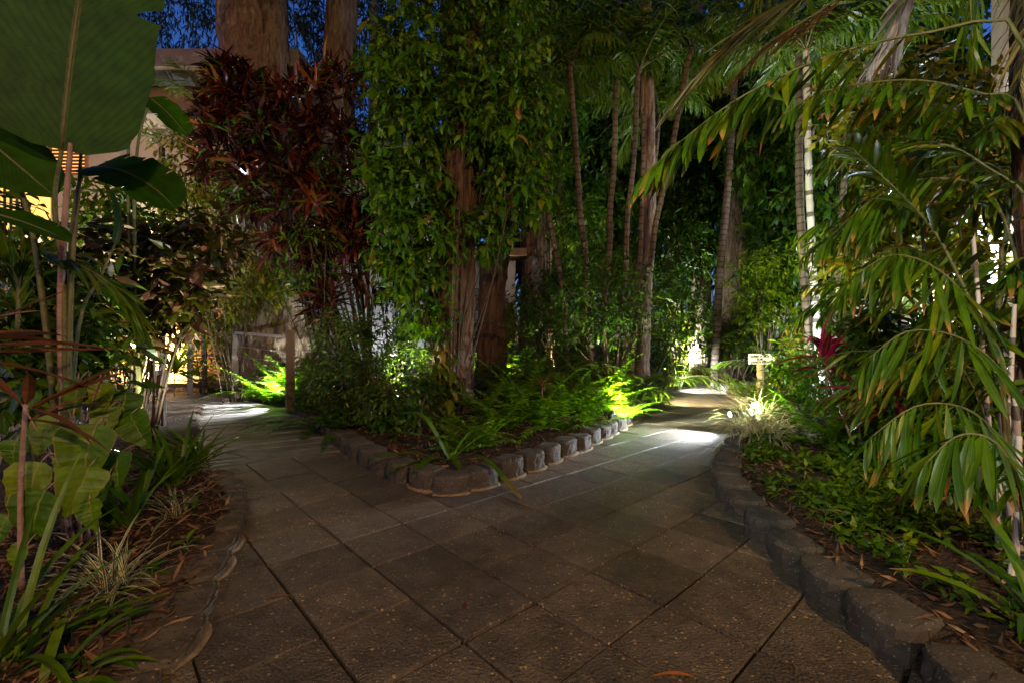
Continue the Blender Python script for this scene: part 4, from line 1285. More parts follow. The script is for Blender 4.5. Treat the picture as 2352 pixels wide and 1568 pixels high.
lowp = [('arching feather palm under the curved palm stem', 1250, 6.8, [(.3, 1.2, 1.3, 1.3), (2.6, 1.15, 1.3, 1.3), (1.2, 1.2, 1.2, 1.0), (4.4, 1.2, 1.0, 1.5), (-.5, 1.0, 1.1, 1.5)]),
        ('feather palm with fronds spreading below the middle palm stems', 1350, 7.1, [(.2, 1.0, 1.3, 1.4), (2.9, 1.1, 1.3, 1.4), (1.6, 1.3, 1.5, .9), (-.8, 1.2, 1.1, 1.4), (3.9, 1.2, 1.1, 1.3)]),
        ('broad feather palm behind the cane clump with one lit frond', 1500, 8.9, [(.1, 1.2, 2.0, 1.9), (3.0, 1.2, 2.0, 1.9), (.9, 1.3, 2.2, 1.6), (-.6, 1.1, 1.8, 1.8), (2.2, 1.3, 2.2, 1.5)]),
        ('low feather palm just right of the vine-clad trunk', 1150, 6.6, [(.4, 1.3, 1.1, 1.2), (2.4, 1.2, 1.1, 1.3), (1.4, 1.3, 1.2, 1.0), (-.6, 1.1, 1.0, 1.4)]),
        ('low feather palm in front of the pale peeling trunk', 1440, 7.0, [(.5, 1.2, 1.0, 1.3), (2.8, 1.2, 1.3, 1.3), (1.6, 1.3, 1.3, .9), (4.0, 1.1, 1.0, 1.4), (-.9, 1.1, .8, 1.4)]),
        ('low feather palm between the middle ringed palm stems', 1310, 7.6, [(.2, 1.3, 1.5, 1.2), (2.8, 1.25, 1.5, 1.2), (1.5, 1.35, 1.6, .9), (-.9, 1.2, 1.3, 1.4), (4.1, 1.2, 1.3, 1.3)]),
        ('tall shaded feather palm behind the curved palm stem', 1255, 8.5, [(.3, 1.4, 2.6, .9), (2.7, 1.4, 2.5, .9), (1.5, 1.45, 2.8, .7), (-.7, 1.3, 2.3, 1.1), (4.0, 1.3, 2.2, 1.2), (5.2, 1.4, 2.4, .9)]),
        ('tall shaded feather palm in the heart of the palm clump', 1375, 8.2, [(.3, 1.4, 2.5, .9), (2.7, 1.4, 2.6, .9), (1.5, 1.45, 2.8, .7), (-.7, 1.3, 2.2, 1.1), (4.0, 1.3, 2.3, 1.2), (5.2, 1.4, 2.5, .9)]),
        ('tall shaded feather palm left of the leaning pinkish paperbark', 1560, 10.5, [(.3, 1.4, 2.9, .9), (2.7, 1.4, 2.8, .9), (1.5, 1.45, 3.2, .7), (-.7, 1.3, 2.4, 1.1), (4.0, 1.3, 2.5, 1.2)]),
        ('feather palm arching in front of the orange-lit paperbark', 1215, 9.4, [(.1, 1.2, 2.0, 1.8), (3.0, 1.2, 2.1, 1.9), (-.7, 1.1, 1.8, 1.6), (1.8, 1.3, 2.4, 1.4), (4.0, 1.2, 1.6, 1.7)]),
        ('small feather palm beside the path bend under the shrubs', 1520, 12.8, [(.3, 1.1, 1.4, 1.4), (2.7, 1.1, 1.4, 1.4), (1.4, 1.2, 1.5, 1.1), (4.6, 1.1, 1.2, 1.5)]),
        ('feather palm lit from below just right of the sign', 1800, 9.5, [(.3, 1.1, 1.4, 1.5), (2.7, 1.1, 1.5, 1.5), (1.6, 1.2, 1.5, 1.1), (4.3, 1.1, 1.2, 1.4), (5.3, 1.1, 1.2, 1.5)])]
for q, (lb, px, Y, fr) in enumerate(lowp):
    b = gp(px, Y)
    low_palm(lb, b, [aw(b, *f) for f in fr], 100 + q, L=.36 if Y < 8 else .5, mat='palm', n=28)

# ------------------------------------------------------------------ right-hand palms in the foreground
def pts(*p): return [at(*q) for q in p]


bf = gp(2310, 2.25)
rg = rng_(120)
bp_ = low_palm('broad-leaflet cane palm arching over the right side with yellow-tipped hanging leaflets', bf, [
    pts((2330, 1150, 2.2), (2292, 850, 2.25), (2178, 588, 2.35), (2128, 510, 2.4), (2066, 443, 2.42), (1999, 381, 2.45), (1954, 338, 2.45)),
], 121, mat='fish', L=.29, Wd=.04, n=36, drop=.12, ang=72, prof=fish, bend=.35, vee=.35, S=5, rr=.011, flat=False)
more = [
    (pts((2420, 600, 2.0), (2351, 83, 2.05), (2157, 72, 2.2), (1937, 118, 2.3), (1780, 182, 2.35), (1676, 240, 2.4), (1598, 298, 2.4), (1530, 355, 2.42), (1465, 418, 2.42)), dict(n=52, L=0.370, Wd=0.0408, drop=.75, ang=66, bend=.35, t0=.28)),
    (pts((2400, 700, 2.4), (2351, 265, 2.5), (2248, 215, 2.6), (2124, 186, 2.7), (2000, 190, 2.75), (1880, 215, 2.8), (1800, 262, 2.8)), dict(n=40, L=0.381, Wd=0.0374, drop=.9, ang=62, bend=.4, t0=.25)),
    (pts((2380, 800, 2.5), (2290, 470, 2.6), (2150, 410, 2.7), (2010, 455, 2.75), (1890, 560, 2.8)), dict(n=34, L=0.470, Wd=0.0340, drop=.8, ang=52, bend=.3, t0=.25)),
    (pts((2320, 1150, 2.1), (2285, 830, 2.15), (2190, 650, 2.2), (2060, 585, 2.25), (1950, 640, 2.28)), dict(n=41, L=0.383, Wd=0.0292, drop=1.2, ang=60, bend=.3, t0=.3)),
    (pts((2340, 1200, 2.0), (2330, 920, 2.0), (2230, 790, 2.0), (2090, 760, 2.05), (1985, 830, 2.1)), dict(n=39, L=0.383, Wd=0.0282, drop=1.2, ang=60, bend=.35, t0=.3)),
    (pts((2350, 1250, 1.9), (2335, 1080, 1.9), (2240, 950, 1.85), (2110, 930, 1.85), (1990, 1010, 1.85)), dict(n=35, L=0.362, Wd=0.0282, drop=1.3, ang=60, bend=.35, t0=.3)),
    (pts((2400, 900, 2.3), (2380, 500, 2.4), (2260, 380, 2.55), (2160, 330, 2.7), (2050, 330, 2.8)), dict(n=34, L=0.403, Wd=0.0306, drop=.6, ang=58, bend=.4, t0=.25)),
    (pts((2420, 1000, 2.4), (2400, 700, 2.5), (2300, 600, 2.6), (2200, 640, 2.7), (2110, 740, 2.8)), dict(n=31, L=0.403, Wd=0.0340, drop=.9, ang=58, bend=.4, t0=.25)),
    (pts((2330, 1300, 2.4), (2260, 950, 2.5), (2160, 800, 2.6), (2060, 850, 2.65), (1960, 960, 2.7)), dict(n=24, L=0.400, Wd=0.0260, drop=.35, ang=75, bend=.3, t0=.25)),
    (pts((2370, 1400, 1.6), (2350, 1150, 1.6), (2290, 1020, 1.6), (2200, 1000, 1.62), (2110, 1080, 1.65)), dict(n=23, L=0.314, Wd=0.0340, drop=1.3, ang=60, bend=.35, t0=.3)),
]
for q, (P, kw) in enumerate(more):
    lg, sg3 = G(), G()
    rg = rng_(130 + q)
    frond(lg, sg3, np.array(P) - bf, rg, prof=fish if kw['Wd'] > .025 else lance, vee=.3, S=6, rr=.01, flat=False, twist=.5, jit=.2, miss=.16, lv=.28, **kw)
    f = lg.build('frond', M['fish'], bp_, True)
    sg3.build('stalk', M['greenstem'], f, True)
g = G()
for (x0, y0, Y0, x1, y1, Y1, r) in ((2330, 1420, 2.2, 2290, 820, 2.25, .017), (2295, 1400, 2.1, 2234, 532, 2.3, .012), (2345, 1440, 2.0, 2330, 900, 2.0, .018), (2318, 1480, 1.9, 2340, 1000, 1.95, .015), (2352, 1400, 2.3, 2390, 700, 2.4, .02), (2280, 1380, 2.25, 2330, 700, 2.4, .014)):
    p0 = at(x0, y0, Y0)
    p0[2] = gzs(p0[0], p0[1]) - .03
    tube(g, spl(np.array([p0, at((x0 + x1) / 2 + 5, (y0 + y1) / 2, (Y0 + Y1) / 2), at(x1, y1, Y1)]) - bf, 40), np.linspace(r, r * .7, 40) * np.where(np.arange(40) % 5 == 0, 1.12, 1), 8)
g.build('cane', M['palebark'], bp_, True)

for q, (lb, px, Y, tops) in enumerate([
    ('feathery cane palm in the middle of the right-hand thicket', 2190, 3.9, [(2100, 380, 3.9), (2200, 470, 3.7), (2250, 300, 4.0), (2150, 620, 3.8), (2230, 700, 3.6)]),
    ('feathery cane palm close to the right edge behind the broad-leaflet palm', 2330, 3.1, [(2300, 560, 3.1), (2330, 380, 3.2), (2290, 760, 3.0), (2340, 900, 2.9)]),
    ('feathery cane palm behind the wine-red cordyline', 2060, 4.9, [(2000, 520, 4.9), (2070, 400, 5.0), (2030, 680, 4.8), (2090, 800, 4.6)])]):
    b = gp(px, Y)
    rg = rng_(300 + q)
    fr = []
    for (tx, ty, tY) in tops:
        p = at(tx, ty, tY)
        for k in range(5):
            fr.append(arch(p, rg.uniform(0, 6.283), rg.uniform(.1, 1.1), rg.uniform(.75, 1.15), rg.uniform(.9, 1.7)))
    r_ = low_palm(lb, b, fr, 310 + q, mat='fish', L=.34, Wd=.034, n=20, drop=.7, bend=.5, S=4, flat=False, twist=.4, jit=.16, ang=58, prof=fish)
    g = G()
    for (tx, ty, tY) in tops:
        e = at(tx, ty, tY) - b
        tube(g, spl(np.array([rg.normal(0, .07, 3) * [1, 1, 0], e * .5 + rg.normal(0, .05, 3), e]), 30), np.linspace(.02, .013, 30), 8)
    g.build('cane', M['greenstem'], r_, True)
tb = gp(2392, 3.0)
tp = thing('tall_palm', 'tall brown-trunked palm at the right edge with olive fronds and one painted lamp-lit white drooping overhead', 'palm', tb)
g = G()
bark_tube(g, np.array([tb, at(2386, 700, 3.0), at(2380, 300, 3.0), at(2376, -150, 3.0), at(2375, -450, 3.0)]) - tb, [.15, .115, .11, .11, .1], rng_(140), lump=.14)
g.build('trunk', M['vinebark'], tp, True)
for q, (P, kw, mt) in enumerate([
    (pts((2300, -420, 3.0), (2060, -190, 3.1), (1896, -50, 3.15), (1751, 41, 3.2), (1640, 135, 3.2), (1548, 235, 3.2)), dict(n=60, L=.62, Wd=.032, ang=17, drop=.1, bend=.15, t0=.3, vee=.1, S=4, jit=.05), 'ypalm'),
    (pts((2300, -400, 3.2), (2080, -130, 3.4), (1904, 12, 3.5), (1780, 90, 3.5), (1689, 174, 3.5)), dict(n=34, L=.5, Wd=.018, ang=15, drop=.2, bend=.2, t0=.35, vee=.1, S=4, jit=.05), 'rust'),
    (pts((2340, -380, 3.4), (2200, -200, 3.7), (2110, -60, 3.9), (2062, 50, 4.0), (2000, 150, 4.0)), dict(n=54, L=.62, Wd=.045, ang=42, drop=.1, bend=.15, t0=.42, vee=.05, S=4, jit=.04), 'painted_lit_frond'),
    (pts((2360, -420, 2.9), (2400, -180, 2.7), (2380, 20, 2.55), (2340, 200, 2.5)), dict(n=40, L=.5, Wd=.03, ang=58, drop=.5, bend=.5, t0=.2, vee=.2, S=4), 'ypalm'),
    (pts((2360, -420, 2.9), (2260, -220, 2.6), (2230, -40, 2.5), (2235, 120, 2.5)), dict(n=34, L=.36, Wd=.026, ang=50, drop=.5, bend=.5, t0=.25, vee=.2, S=4), 'palm'),
    (pts((2340, -420, 3.1), (2050, -330, 3.6), (1850, -180, 4.2), (1700, 40, 4.6)), dict(n=44, L=.6, Wd=.04, ang=50, drop=.6, bend=.5, t0=.25, vee=.2, S=4), 'palm'),
]):
    lg, sg3 = G(), G()
    frond(lg, sg3, np.array(P) - tb, rng_(150 + q), rr=.014, prof=lance, **kw)
    f = lg.build('frond', M[mt], tp)
    sg3.build('stalk', M['greenstem'], f, True)

# more leafy growth behind the cane palm
bl = [B(2050, 330, 5.6, .5), B(2150, 420, 5.4, .55), B(2230, 330, 5.6, .5), B(2080, 520, 5.4, .4), B(2160, 580, 5.0, .25), B(2310, 420, 5.2, .3), B(2130, 250, 5.8, .5)]
shrub('tall_shrub', 'tall leafy shrub with a few orange leaves against the lamp-lit building', 'shrub', gp(2170, 5.5), bl + [B(1990, 230, 6.2, .5), B(2330, 300, 5.4, .4), B(1980, 600, 5.6, .35)], 700, 'yvine', 160, L=.19, Wd=.075, k=6, ll=.3, droop=.5, stems=9, sr=.015, S=3, bright='rust', nb=14)
bl = [B(2020, 800, 5.0, .32), B(2120, 850, 4.6, .34), B(2220, 940, 4.2, .3), B(2060, 920, 4.6, .26)]
shrub('leafy_shrub', 'dense shrub filling in below the hanging leaflets of the cane palm', 'shrub', gp(2160, 4.5), bl, 560, 'bush', 161, L=.17, Wd=.05, k=7, ll=.26, droop=.4, stems=9, prof=lance, S=3)
bl = [B(2060, 1060, 3.3, .17), B(2170, 1040, 3.1, .18), B(2260, 1060, 2.9, .16), B(2120, 1120, 3.0, .12)]
shrub('leafy_shrub', 'low leafy shrub in the right bed behind the ground cover', 'shrub', gp(2160, 3.1), bl, 120, 'vine', 162, L=.13, Wd=.045, k=7, ll=.2, droop=.4, stems=7, prof=lance, S=3)

# ------------------------------------------------------------------ cordylines


def cordyline(label, base, stempts, n, L, Wd, seed, mat='cordy', el=(-.1, 1.3), pink=0, group=None, bend=(.4, 1.4), az=(0, 6.283), stem='pinkstem', r=.012):
    rg = rng_(seed)
    base = np.asarray(base, float)
    root = thing('cordyline', label, 'plant', base, group=group)
    g = G()
    C = spl(np.concatenate([[base], stempts]) - base, 14)
    tube(g, C, np.linspace(r, r * .7, 14), 7)
    g.build('stem', M[stem], root, True)
    for nm, mt, k in (('leaves', mat, n), ('young_leaves', 'pinkcordy', pink)):
        if not k:
            continue
        g = G()
        e0, e1 = el if nm == 'leaves' else (.7, 1.45)
        D = rdir(rg, k, e0, e1, *az)
        P = C[-1] - (C[-1] - C[-3]) * rg.uniform(0, 1, (k, 1))
        leaves(g, P, D, upn(D, rg.normal(0, .3, k)), L * rg.uniform(.65, 1.1, k), Wd * rg.uniform(.8, 1.15, k), lance, bend=rg.uniform(*bend, k), S=6, fold=.3)
        g.build(nm, M[mt], root)
    return root


cordyline('wine-red cordyline with magenta new leaves beside the bright white palm stem', gp(1985, 3.75), pts((1978, 1060, 3.75), (1945, 980, 3.75), (1915, 900, 3.8), (1882, 800, 3.8)), 26, .38, .052, 170, 'cordy', pink=9)
cordyline('rusty small-headed cordyline on a thin stem next to the wine-red one', gp(1990, 3.7), pts((1982, 1060, 3.7), (1972, 980, 3.7), (1962, 925, 3.65)), 16, .2, .025, 171, 'rust', bend=(.2, .9))
cordyline('dark strap-leaved cordyline leaning out over the right path edge', gp(2080, 3.2), pts((2070, 1000, 3.2), (2050, 900, 3.15)), 22, .5, .035, 172, 'cordy', el=(-.3, .6), az=(2.2, 4.4), bend=(.2, .9))
cordyline('rust-brown cordyline with sword leaves reaching in from the left edge', (-2.2, 1.75, gzs(-2.2, 1.75)), np.array([(-2.2, 1.75, .7), (-2.18, 1.76, 1.12)]), 11, .55, .05, 173, 'rust', el=(-.2, .7), az=(-.9, 1.3), bend=(.1, .8))
cordyline('second rust-brown cordyline lower down at the left edge', (-2.05, 1.9, gzs(-2.05, 1.9)), np.array([(-2.05, 1.9, .5), (-2.03, 1.9, .84)]), 7, .42, .045, 174, 'rust', el=(-.2, .7), az=(-.9, 1.3), bend=(.1, .8))
cordyline('small reddish spiky bromeliad-like plant among the central ferns', gp(1244, 5.9), pts((1246, 880, 5.9)), 16, .26, .022, 175, 'rust', el=(.1, 1.4), bend=(.1, .9))
cordyline('golden strap-leaved plant glowing in front of the lit cream wall', gp(400, 9.2), pts((402, 850, 9.2)), 44, .75, .06, 176, 'lime', el=(0, 1.45), bend=(.3, 1.2))
cordyline('golden spiky plant right of the glowing wall behind the kerb', gp(436, 9.95 + .3), pts((437, 830, 10.2)), 36, .6, .05, 177, 'lime', el=(.1, 1.45), bend=(.3, 1.4))

# ------------------------------------------------------------------ left foreground
def giant(label, base, items, petioles, seed, mat='giant'):
    root = thing('giant_leaf_plant', label, 'plant', base)
    b = np.asarray(base, float)
    rg = rng_(seed)
    for (P, D, N, L, Wd, bend) in items:
        g = G()
        P = np.asarray(P, float)
        leaves(g, (P - b)[None], np.asarray(D, float)[None], np.asarray(N, float)[None], L, Wd, banana, bend=bend, S=64, fold=.12, wavy=.03)
        V = g.v[0].reshape(65, 3, 3)
        for e in (0, 2):
            f_ = 1 + rg.normal(0, .008, 65) + .03 * np.sin(np.arange(65) * .35 + e)
            for r_ in rg.integers(8, 60, 4):
                f_[r_] -= rg.uniform(.12, .4)
            V[:, e] = V[:, 1] + (V[:, e] - V[:, 1]) * f_[:, None]
        g.v[0] = V.reshape(-1, 3)
        f = g.build('leaf', M[mat], root, True)
        D, N = nz(np.asarray(D, float)), np.asarray(N, float)
        sd = nz(np.cross(D, N)); N = np.cross(sd, D)
        s = np.linspace(0, 1, 12)
        st = (np.cos(-bend * s)[:, None] * D + np.sin(-bend * s)[:, None] * N) * L / 12
        C = np.concatenate([[np.zeros(3)], np.cumsum(st, 0)])[:-1] + P - b - N * .004
        g = G(); tube(g, C, np.linspace(.011, .003, 12), 6)
        g.build('midrib', M['greenstem'], f, True)
    for (Q, r, mt) in petioles:
        g = G(); tube(g, spl(np.asarray(Q, float) - b, 16), np.linspace(r * 1.5, r * .8, 16), 8)
        g.build('leaf_stalk', M[mt], root, True)
    return root


b = gp(150, 2.45)
l1b, l1t = at(142, 345, 2.3), at(196, -330, 2.15)
l2b, l2t = at(-120, 250, 2.25), at(118, 430, 2.3)
l3b = at(215, 385, 2.75)
giant('giant paddle-leaved plant with one huge upright leaf filling the upper left corner', b, [
    (l1b, l1t - l1b, (.25, -1, .1), 1.5, .77, .2),
    (l2b, l2t - l2b, (.1, -.75, .75), np.linalg.norm(l2t - l2b), .33, .25),
    (l3b, at(330, 372, 2.7) - l3b, (.15, -.55, .8), .52, .46, 1.25),
    (at(265, 560, 2.9), at(300, 470, 2.9) - at(265, 560, 2.9), (-.5, -1, .2), .34, .12, -.7),
    (at(-80, 480, 2.0), at(90, 500, 2.05) - at(-80, 480, 2.0), (0, -.4, 1), .4, .2, .5),
], [
    ([b, at(150, 700, 2.4), at(126, 480, 2.35), l1b], .011, 'greenstem'), ([b, at(140, 720, 2.4), at(150, 500, 2.3), at(163, 330, 2.3)], .013, 'pinkstem'),
    ([b, at(160, 650, 2.5), at(172, 480, 2.6), at(190, 400, 2.7), l3b], .009, 'greenstem'), ([b, at(165, 650, 2.4), at(178, 480, 2.5), at(188, 330, 2.6)], .009, 'greenstem'),
    ([b, at(100, 700, 2.35), at(40, 420, 2.3), l2b], .011, 'greenstem'), ([b, at(180, 760, 2.6), at(230, 640, 2.8), at(265, 560, 2.9)], .007, 'greenstem')], 180)
bb = gp(330, 4.4)
p4 = at(345, 225, 4.2)
giant('paddle-leaved plant whose small glossy leaf catches white light below the roof', bb, [(p4, at(430, 285, 4.1) - p4, (.25, -.7, .75), .5, .26, .5), (at(300, 240, 4.3), at(250, 225, 4.3) - at(300, 240, 4.3), (0, -.6, .8), .4, .2, .5)],
      [([bb, at(310, 600, 4.4), at(315, 350, 4.3), p4], .012, 'greenstem'), ([bb, at(300, 600, 4.4), at(295, 350, 4.3), at(300, 240, 4.3)], .012, 'greenstem')], 181)
low_palm('young pleated palm frond slanting down across the left foreground', gp(60, 2.5), [pts((40, 760, 2.5), (60, 590, 2.5), (140, 592, 2.4), (230, 635, 2.35), (290, 690, 2.3), (322, 745, 2.28)), pts((40, 760, 2.5), (40, 640, 2.5), (0, 600, 2.45), (-80, 620, 2.4))], 182, L=.3, Wd=.028, n=44, ang=20, drop=.1, bend=.2, jit=.07, vee=.05)

bl = [B(300, 610, 4.7, .28), B(380, 650, 4.7, .28), B(440, 590, 4.9, .25), B(270, 700, 4.5, .28), B(440, 700, 4.8, .25), B(310, 750, 4.6, .24), B(240, 620, 4.4, .25), B(480, 560, 5.2, .2), B(220, 760, 4.3, .25)]
shrub('caricature_plant', 'dark shrub with pale pink-blotched leaves left of the boardwalk', 'shrub', gp(340, 4.7), bl, 270, 'caric', 183, L=.19, Wd=.085, k=6, ll=.22, droop=.35, stems=14, S=4, prof=ovate, flat=False, fold=.15, sr=.013)
bl = [B(290, 500, 5.8, .35), B(350, 560, 5.8, .3), B(250, 470, 5.6, .3), B(410, 620, 5.8, .3), B(230, 560, 5.6, .25)]
shrub('leafy_shrub', 'backlit bright green shrub around the round wall lamp on the left', 'shrub', gp(310, 5.7), bl, 150, 'lime', 184, L=.16, Wd=.06, k=7, ll=.28, droop=.3, stems=8, S=3)
bl = [B(50, 680, 3.5, .28), B(110, 780, 3.4, .28), B(40, 830, 3.2, .25), B(180, 830, 3.4, .25), B(100, 900, 3.3, .2), B(20, 560, 3.6, .2), B(160, 690, 3.6, .2)]
shrub('dark_shrub', 'shadowy dark shrub behind the giant paddle-leaved plant', 'shrub', gp(100, 3.4), bl, 230, 'bush', 185, L=.17, Wd=.06, k=7, ll=.22, droop=.4, stems=10, S=3)
bl = [B(430, 700, 8.4, .3), B(470, 760, 8.4, .25), B(490, 840, 9.2, .22), B(500, 760, 9.4, .2)]
shrub('leafy_shrub', 'green shrub between the glowing wall and the louvred door', 'shrub', gp(470, 9.6), bl, 130, 'yvine', 186, L=.17, Wd=.055, k=7, ll=.26, droop=.3, stems=3, S=3)
b = gp(372, 8.6)
low_palm('feathery palm top standing in front of the cream wall', b, [aw(at(372, 340, 8.6), a, e, l, s) for a, e, l, s in ((.2, 1.0, 1.1, 1.2), (2.8, 1.1, 1.1, 1.2), (1.4, 1.3, 1.1, .8), (-.7, .8, 1.0, 1.2), (3.9, .8, 1.0, 1.3), (-1.6, 1.0, 1.0, 1.4))], 187, L=.4, Wd=.03, n=26)
g = G(); tube(g, spl(np.array([b, at(374, 600, 8.6), at(372, 340, 8.6)]) - b, 12), .05, 8)
o = g.build('trunk', M['ringbark'], None, True); o.parent = [q for q in SC.objects if q.get('label', '').startswith('feathery palm top')][0]
b = gp(470, 9.3)
low_palm('feathery palm against the roof edge left of the big paperbark', b, [aw(at(470, 250, 9.3), a, e, l, s) for a, e, l, s in ((.2, 1.0, 1.2, 1.2), (2.8, 1.1, 1.2, 1.2), (1.4, 1.3, 1.2, .8), (-.7, .9, 1.1, 1.2), (3.9, .9, 1.1, 1.3), (-1.6, 1.2, 1.1, 1.4))], 188, L=.4, Wd=.03, n=26)
g = G(); tube(g, spl(np.array([b, at(468, 600, 9.3), at(470, 250, 9.3)]) - b, 12), .05, 8)
o = g.build('trunk', M['ringbark'], None, True); o.parent = [q for q in SC.objects if q.get('label', '').startswith('feathery palm against')][0]

# copperleaf with heart-shaped leaves (picture x, y, width, depth, turn)
root = thing('copperleaf_plant', 'yellow-green plant with big toothed heart-shaped leaves in the left foreground', 'plant', gp(190, 2.3))
b = np.array(root.location)
rg = rng_(190)
hl = [(185, 870, 75, 2.3, .1), (235, 878, 65, 2.35, -.1), (290, 900, 75, 2.4, -.4), (130, 955, 75, 2.25, .3), (222, 975, 118, 2.15, 0), (300, 950, 75, 2.35, -.5), (95, 1060, 105, 2.05, .4), (205, 1070, 92, 2.05, -.1), (150, 1040, 70, 2.2, .2),
      (105, 1125, 104, 1.95, .1), (205, 1145, 62, 2.0, -.2), (62, 1250, 55, 1.9, .2), (250, 935, 60, 2.3, -.2), (60, 1110, 70, 2.1, .5), (270, 1040, 70, 2.3, -.5), (160, 905, 60, 2.45, .2), (250, 1090, 55, 2.2, -.3), (40, 1010, 60, 2.3, .4), (20, 1180, 60, 2.0, .3), (180, 1000, 60, 2.4, 0), (80, 985, 55, 2.4, .3)]
lg, sg3 = G(), G()
for (px, py, wd, Y, tn) in hl:
    w = wd / F * Y
    P = at(px, py, Y)
    D = nz(np.array([-tn * .7 + rg.normal(0, .15), -.5 + rg.normal(0, .15), -1.0]))
    N = nz(np.array([rg.normal(0, .25) + .1, -.8, .55 + rg.normal(0, .15)]))
    gl = G()
    leaves(gl, (P - b)[None], D[None], N[None], w * 1.25, w * 1.0, heart, bend=rg.uniform(.4, 1.1), S=14, fold=rg.uniform(.1, .4), wavy=.035)
    V = gl.v[0]
    V += rg.normal(0, .002, V.shape)
    lg.add(V, gl.f[0], gl.uv[0])
    tube(sg3, spl(np.array([P - b, P - b + [rg.normal(0, .02), .05, .03], (P - b) * [.5, .5, .8] + [0, .04, -.02]]), 6), [.0025, .003, .003, .003, .004, .004], 5)
for q in range(5):
    e = np.array([rg.normal(0, .1), rg.normal(0, .08), rg.uniform(.65, .95)])
    tube(sg3, spl(np.array([rg.normal(0, .03, 3) * [1, 1, 0], e * .5 + rg.normal(0, .03, 3), e]), 8), np.linspace(.008, .004, 8), 6)
kids(root, sg3, lg, 'pinkstem', 'heart', sn='stems', fn='leaves', smooth=True)

tuft('strap_lily', 'dark green strap-leaved lily clump beside the start of the boardwalk', 'plant', gp(400, 3.35), 46, .62, .035, 'strap', 191, el=(.7, 1.45), bend=(.5, 1.6), group='strap lilies')
tuft('strap_lily', 'strap-leaved lily clump overhanging the left edge of the boardwalk', 'plant', gp(455, 3.9), 40, .55, .028, 'strap', 192, el=(.6, 1.4), bend=(.6, 1.8), group='strap lilies')
tuft('strap_lily', 'tall broad strap leaves rising between the heart-leaved plant and the edging', 'plant', gp(295, 2.55), 14, .62, .05, 'strap', 193, el=(.8, 1.4), bend=(.3, 1.3), group='strap lilies')
tuft('spider_plant', 'cream-striped spider plant arching over the leaf litter in the left bed', 'plant', gp(262, 1.98), 85, .34, .0125, 'varieg', 194, el=(.15, 1.5), bend=(.5, 1.7))
tuft('spider_plant', 'smaller cream-striped spider plant nearer the boardwalk', 'plant', gp(400, 2.7), 50, .3, .011, 'varieg', 195, el=(.2, 1.5), bend=(.5, 1.8))
tuft('strap_lily', 'green strap blades in the bottom left corner', 'plant', (-1.62, 1.42, gzs(-1.62, 1.42)), 18, .62, .027, 'strap', 196, el=(.55, 1.4), bend=(.3, 1.3), group='strap lilies', az=(-.5, 3.0))
tuft('strap_lily', 'low curled strap leaves at the bottom edge beside the pale edging', 'plant', (-1.38, 1.42, gzs(-1.38, 1.42)), 12, .26, .03, 'strap', 197, el=(.3, 1.2), bend=(.8, 2.0), group='strap lilies')
rg = rng_(198)
for q, (px, Y, lb) in enumerate([(250, 1.75, 'small green seedling beside the striped spider plant'), (165, 1.62, 'small green seedling at the bottom left'), (200, 1.7, 'seedling between two others at the bottom left'), (430, 2.3, 'small green seedling near the low edging blocks'), (300, 1.68, 'seedling closest to the low edging blocks'), (445, 2.75, 'lime seedling under the strap lilies'), (350, 2.05, 'seedling in the litter right of the spider plant')]):
    g = G()
    k = 7
    D = rdir(rg, k, .0, .9)
    tube(g, [(0, 0, 0), (0, 0, .05)], .0018, 5)
    leaves(g, np.c_[np.zeros((k, 2)), rg.uniform(.02, .06, k)], D, upn(D), .075, .026, lance, bend=.8, S=3, fold=.2)
    o = g.build('seedling', M['cover'])
    o.location = [float(a) for a in gp(px, Y, .0)]
    tag(o, lb, 'plant', 'seedlings in the left bed')
# lit cane clump on the left
root = thing('cane_clump', 'clump of thin jointed canes catching white light on the left', 'plant', gp(90, 4.7))
g, lg = G(), G()
for q in range(26):
    p = rg.normal(0, .16, 3) * [1.3, 1, 0]
    e = p * 1.8 + [0, 0, rg.uniform(.7, 1.3)]
    tube(g, spl(np.array([p, (p + e) / 2 + rg.normal(0, .03, 3), e]), 14), np.linspace(.014, .008, 14) * np.where(np.arange(14) % 3 == 0, 1.15, 1), 6)
    k = 6
    D = rdir(rg, k, -.4, .9)
    leaves(lg, p + (e - p) * rg.uniform(.5, 1, (k, 1)), D, upn(D), .26, .04, lance, bend=.7, S=3, flat=True)
kids(root, g, lg, 'palebark', 'darkbush', sn='canes', fn='foliage')
root2 = dup(root, gp(210, 5.3), 1.1, 'second clump of thin canes behind the heart-leaved plant', .95)

# ------------------------------------------------------------------ ferns
fl = [(1105, 5.5, .9, 'fern just right of the vine-clad trunk'), (1165, 4.9, .85, 'fern overhanging the litter right of the trunk base'), (1230, 5.2, .95, 'fern in the middle of the fern bank'), (1290, 5.0, .9, 'fern drooping towards the edging at the centre of the right-hand path side'),
      (1345, 5.5, 1.0, 'fern left of the small garden spotlight'), (1200, 5.8, 1.1, 'fern in the second row behind the trunk'), (1280, 6.0, 1.15, 'fern in the second row at the middle of the bank'), (1362, 6.4, 1.1, 'fern in the second row behind the spotlight'),
      (1425, 6.9, 1.15, 'tall fern above the glowing one'), (1150, 6.4, 1.0, 'fern in the back row near the lit ferns'), (1475, 7.6, 1.0, 'fern at the right end of the bank by the bright path light'), (1440, 8.4, 1.1, 'fern under the pale peeling trunk'), (1310, 7.0, 1.2, 'fern in the back row below the palm fronds'), (1240, 7.0, 1.1, 'fern in the back row behind the reddish spiky plant')]
for q, (px, Y, s, lb) in enumerate(fl):
    fern(px, Y, s, lb, rz=q * 1.3)
fern(1428, 5.95, .95, 'overexposed yellow-green fern glowing in front of the small spotlight', FERN[0], rz=.7)
o = fern(1115, 4.2, .6, 'fern at the tip of the central bed', FERN[1], rz=.4)
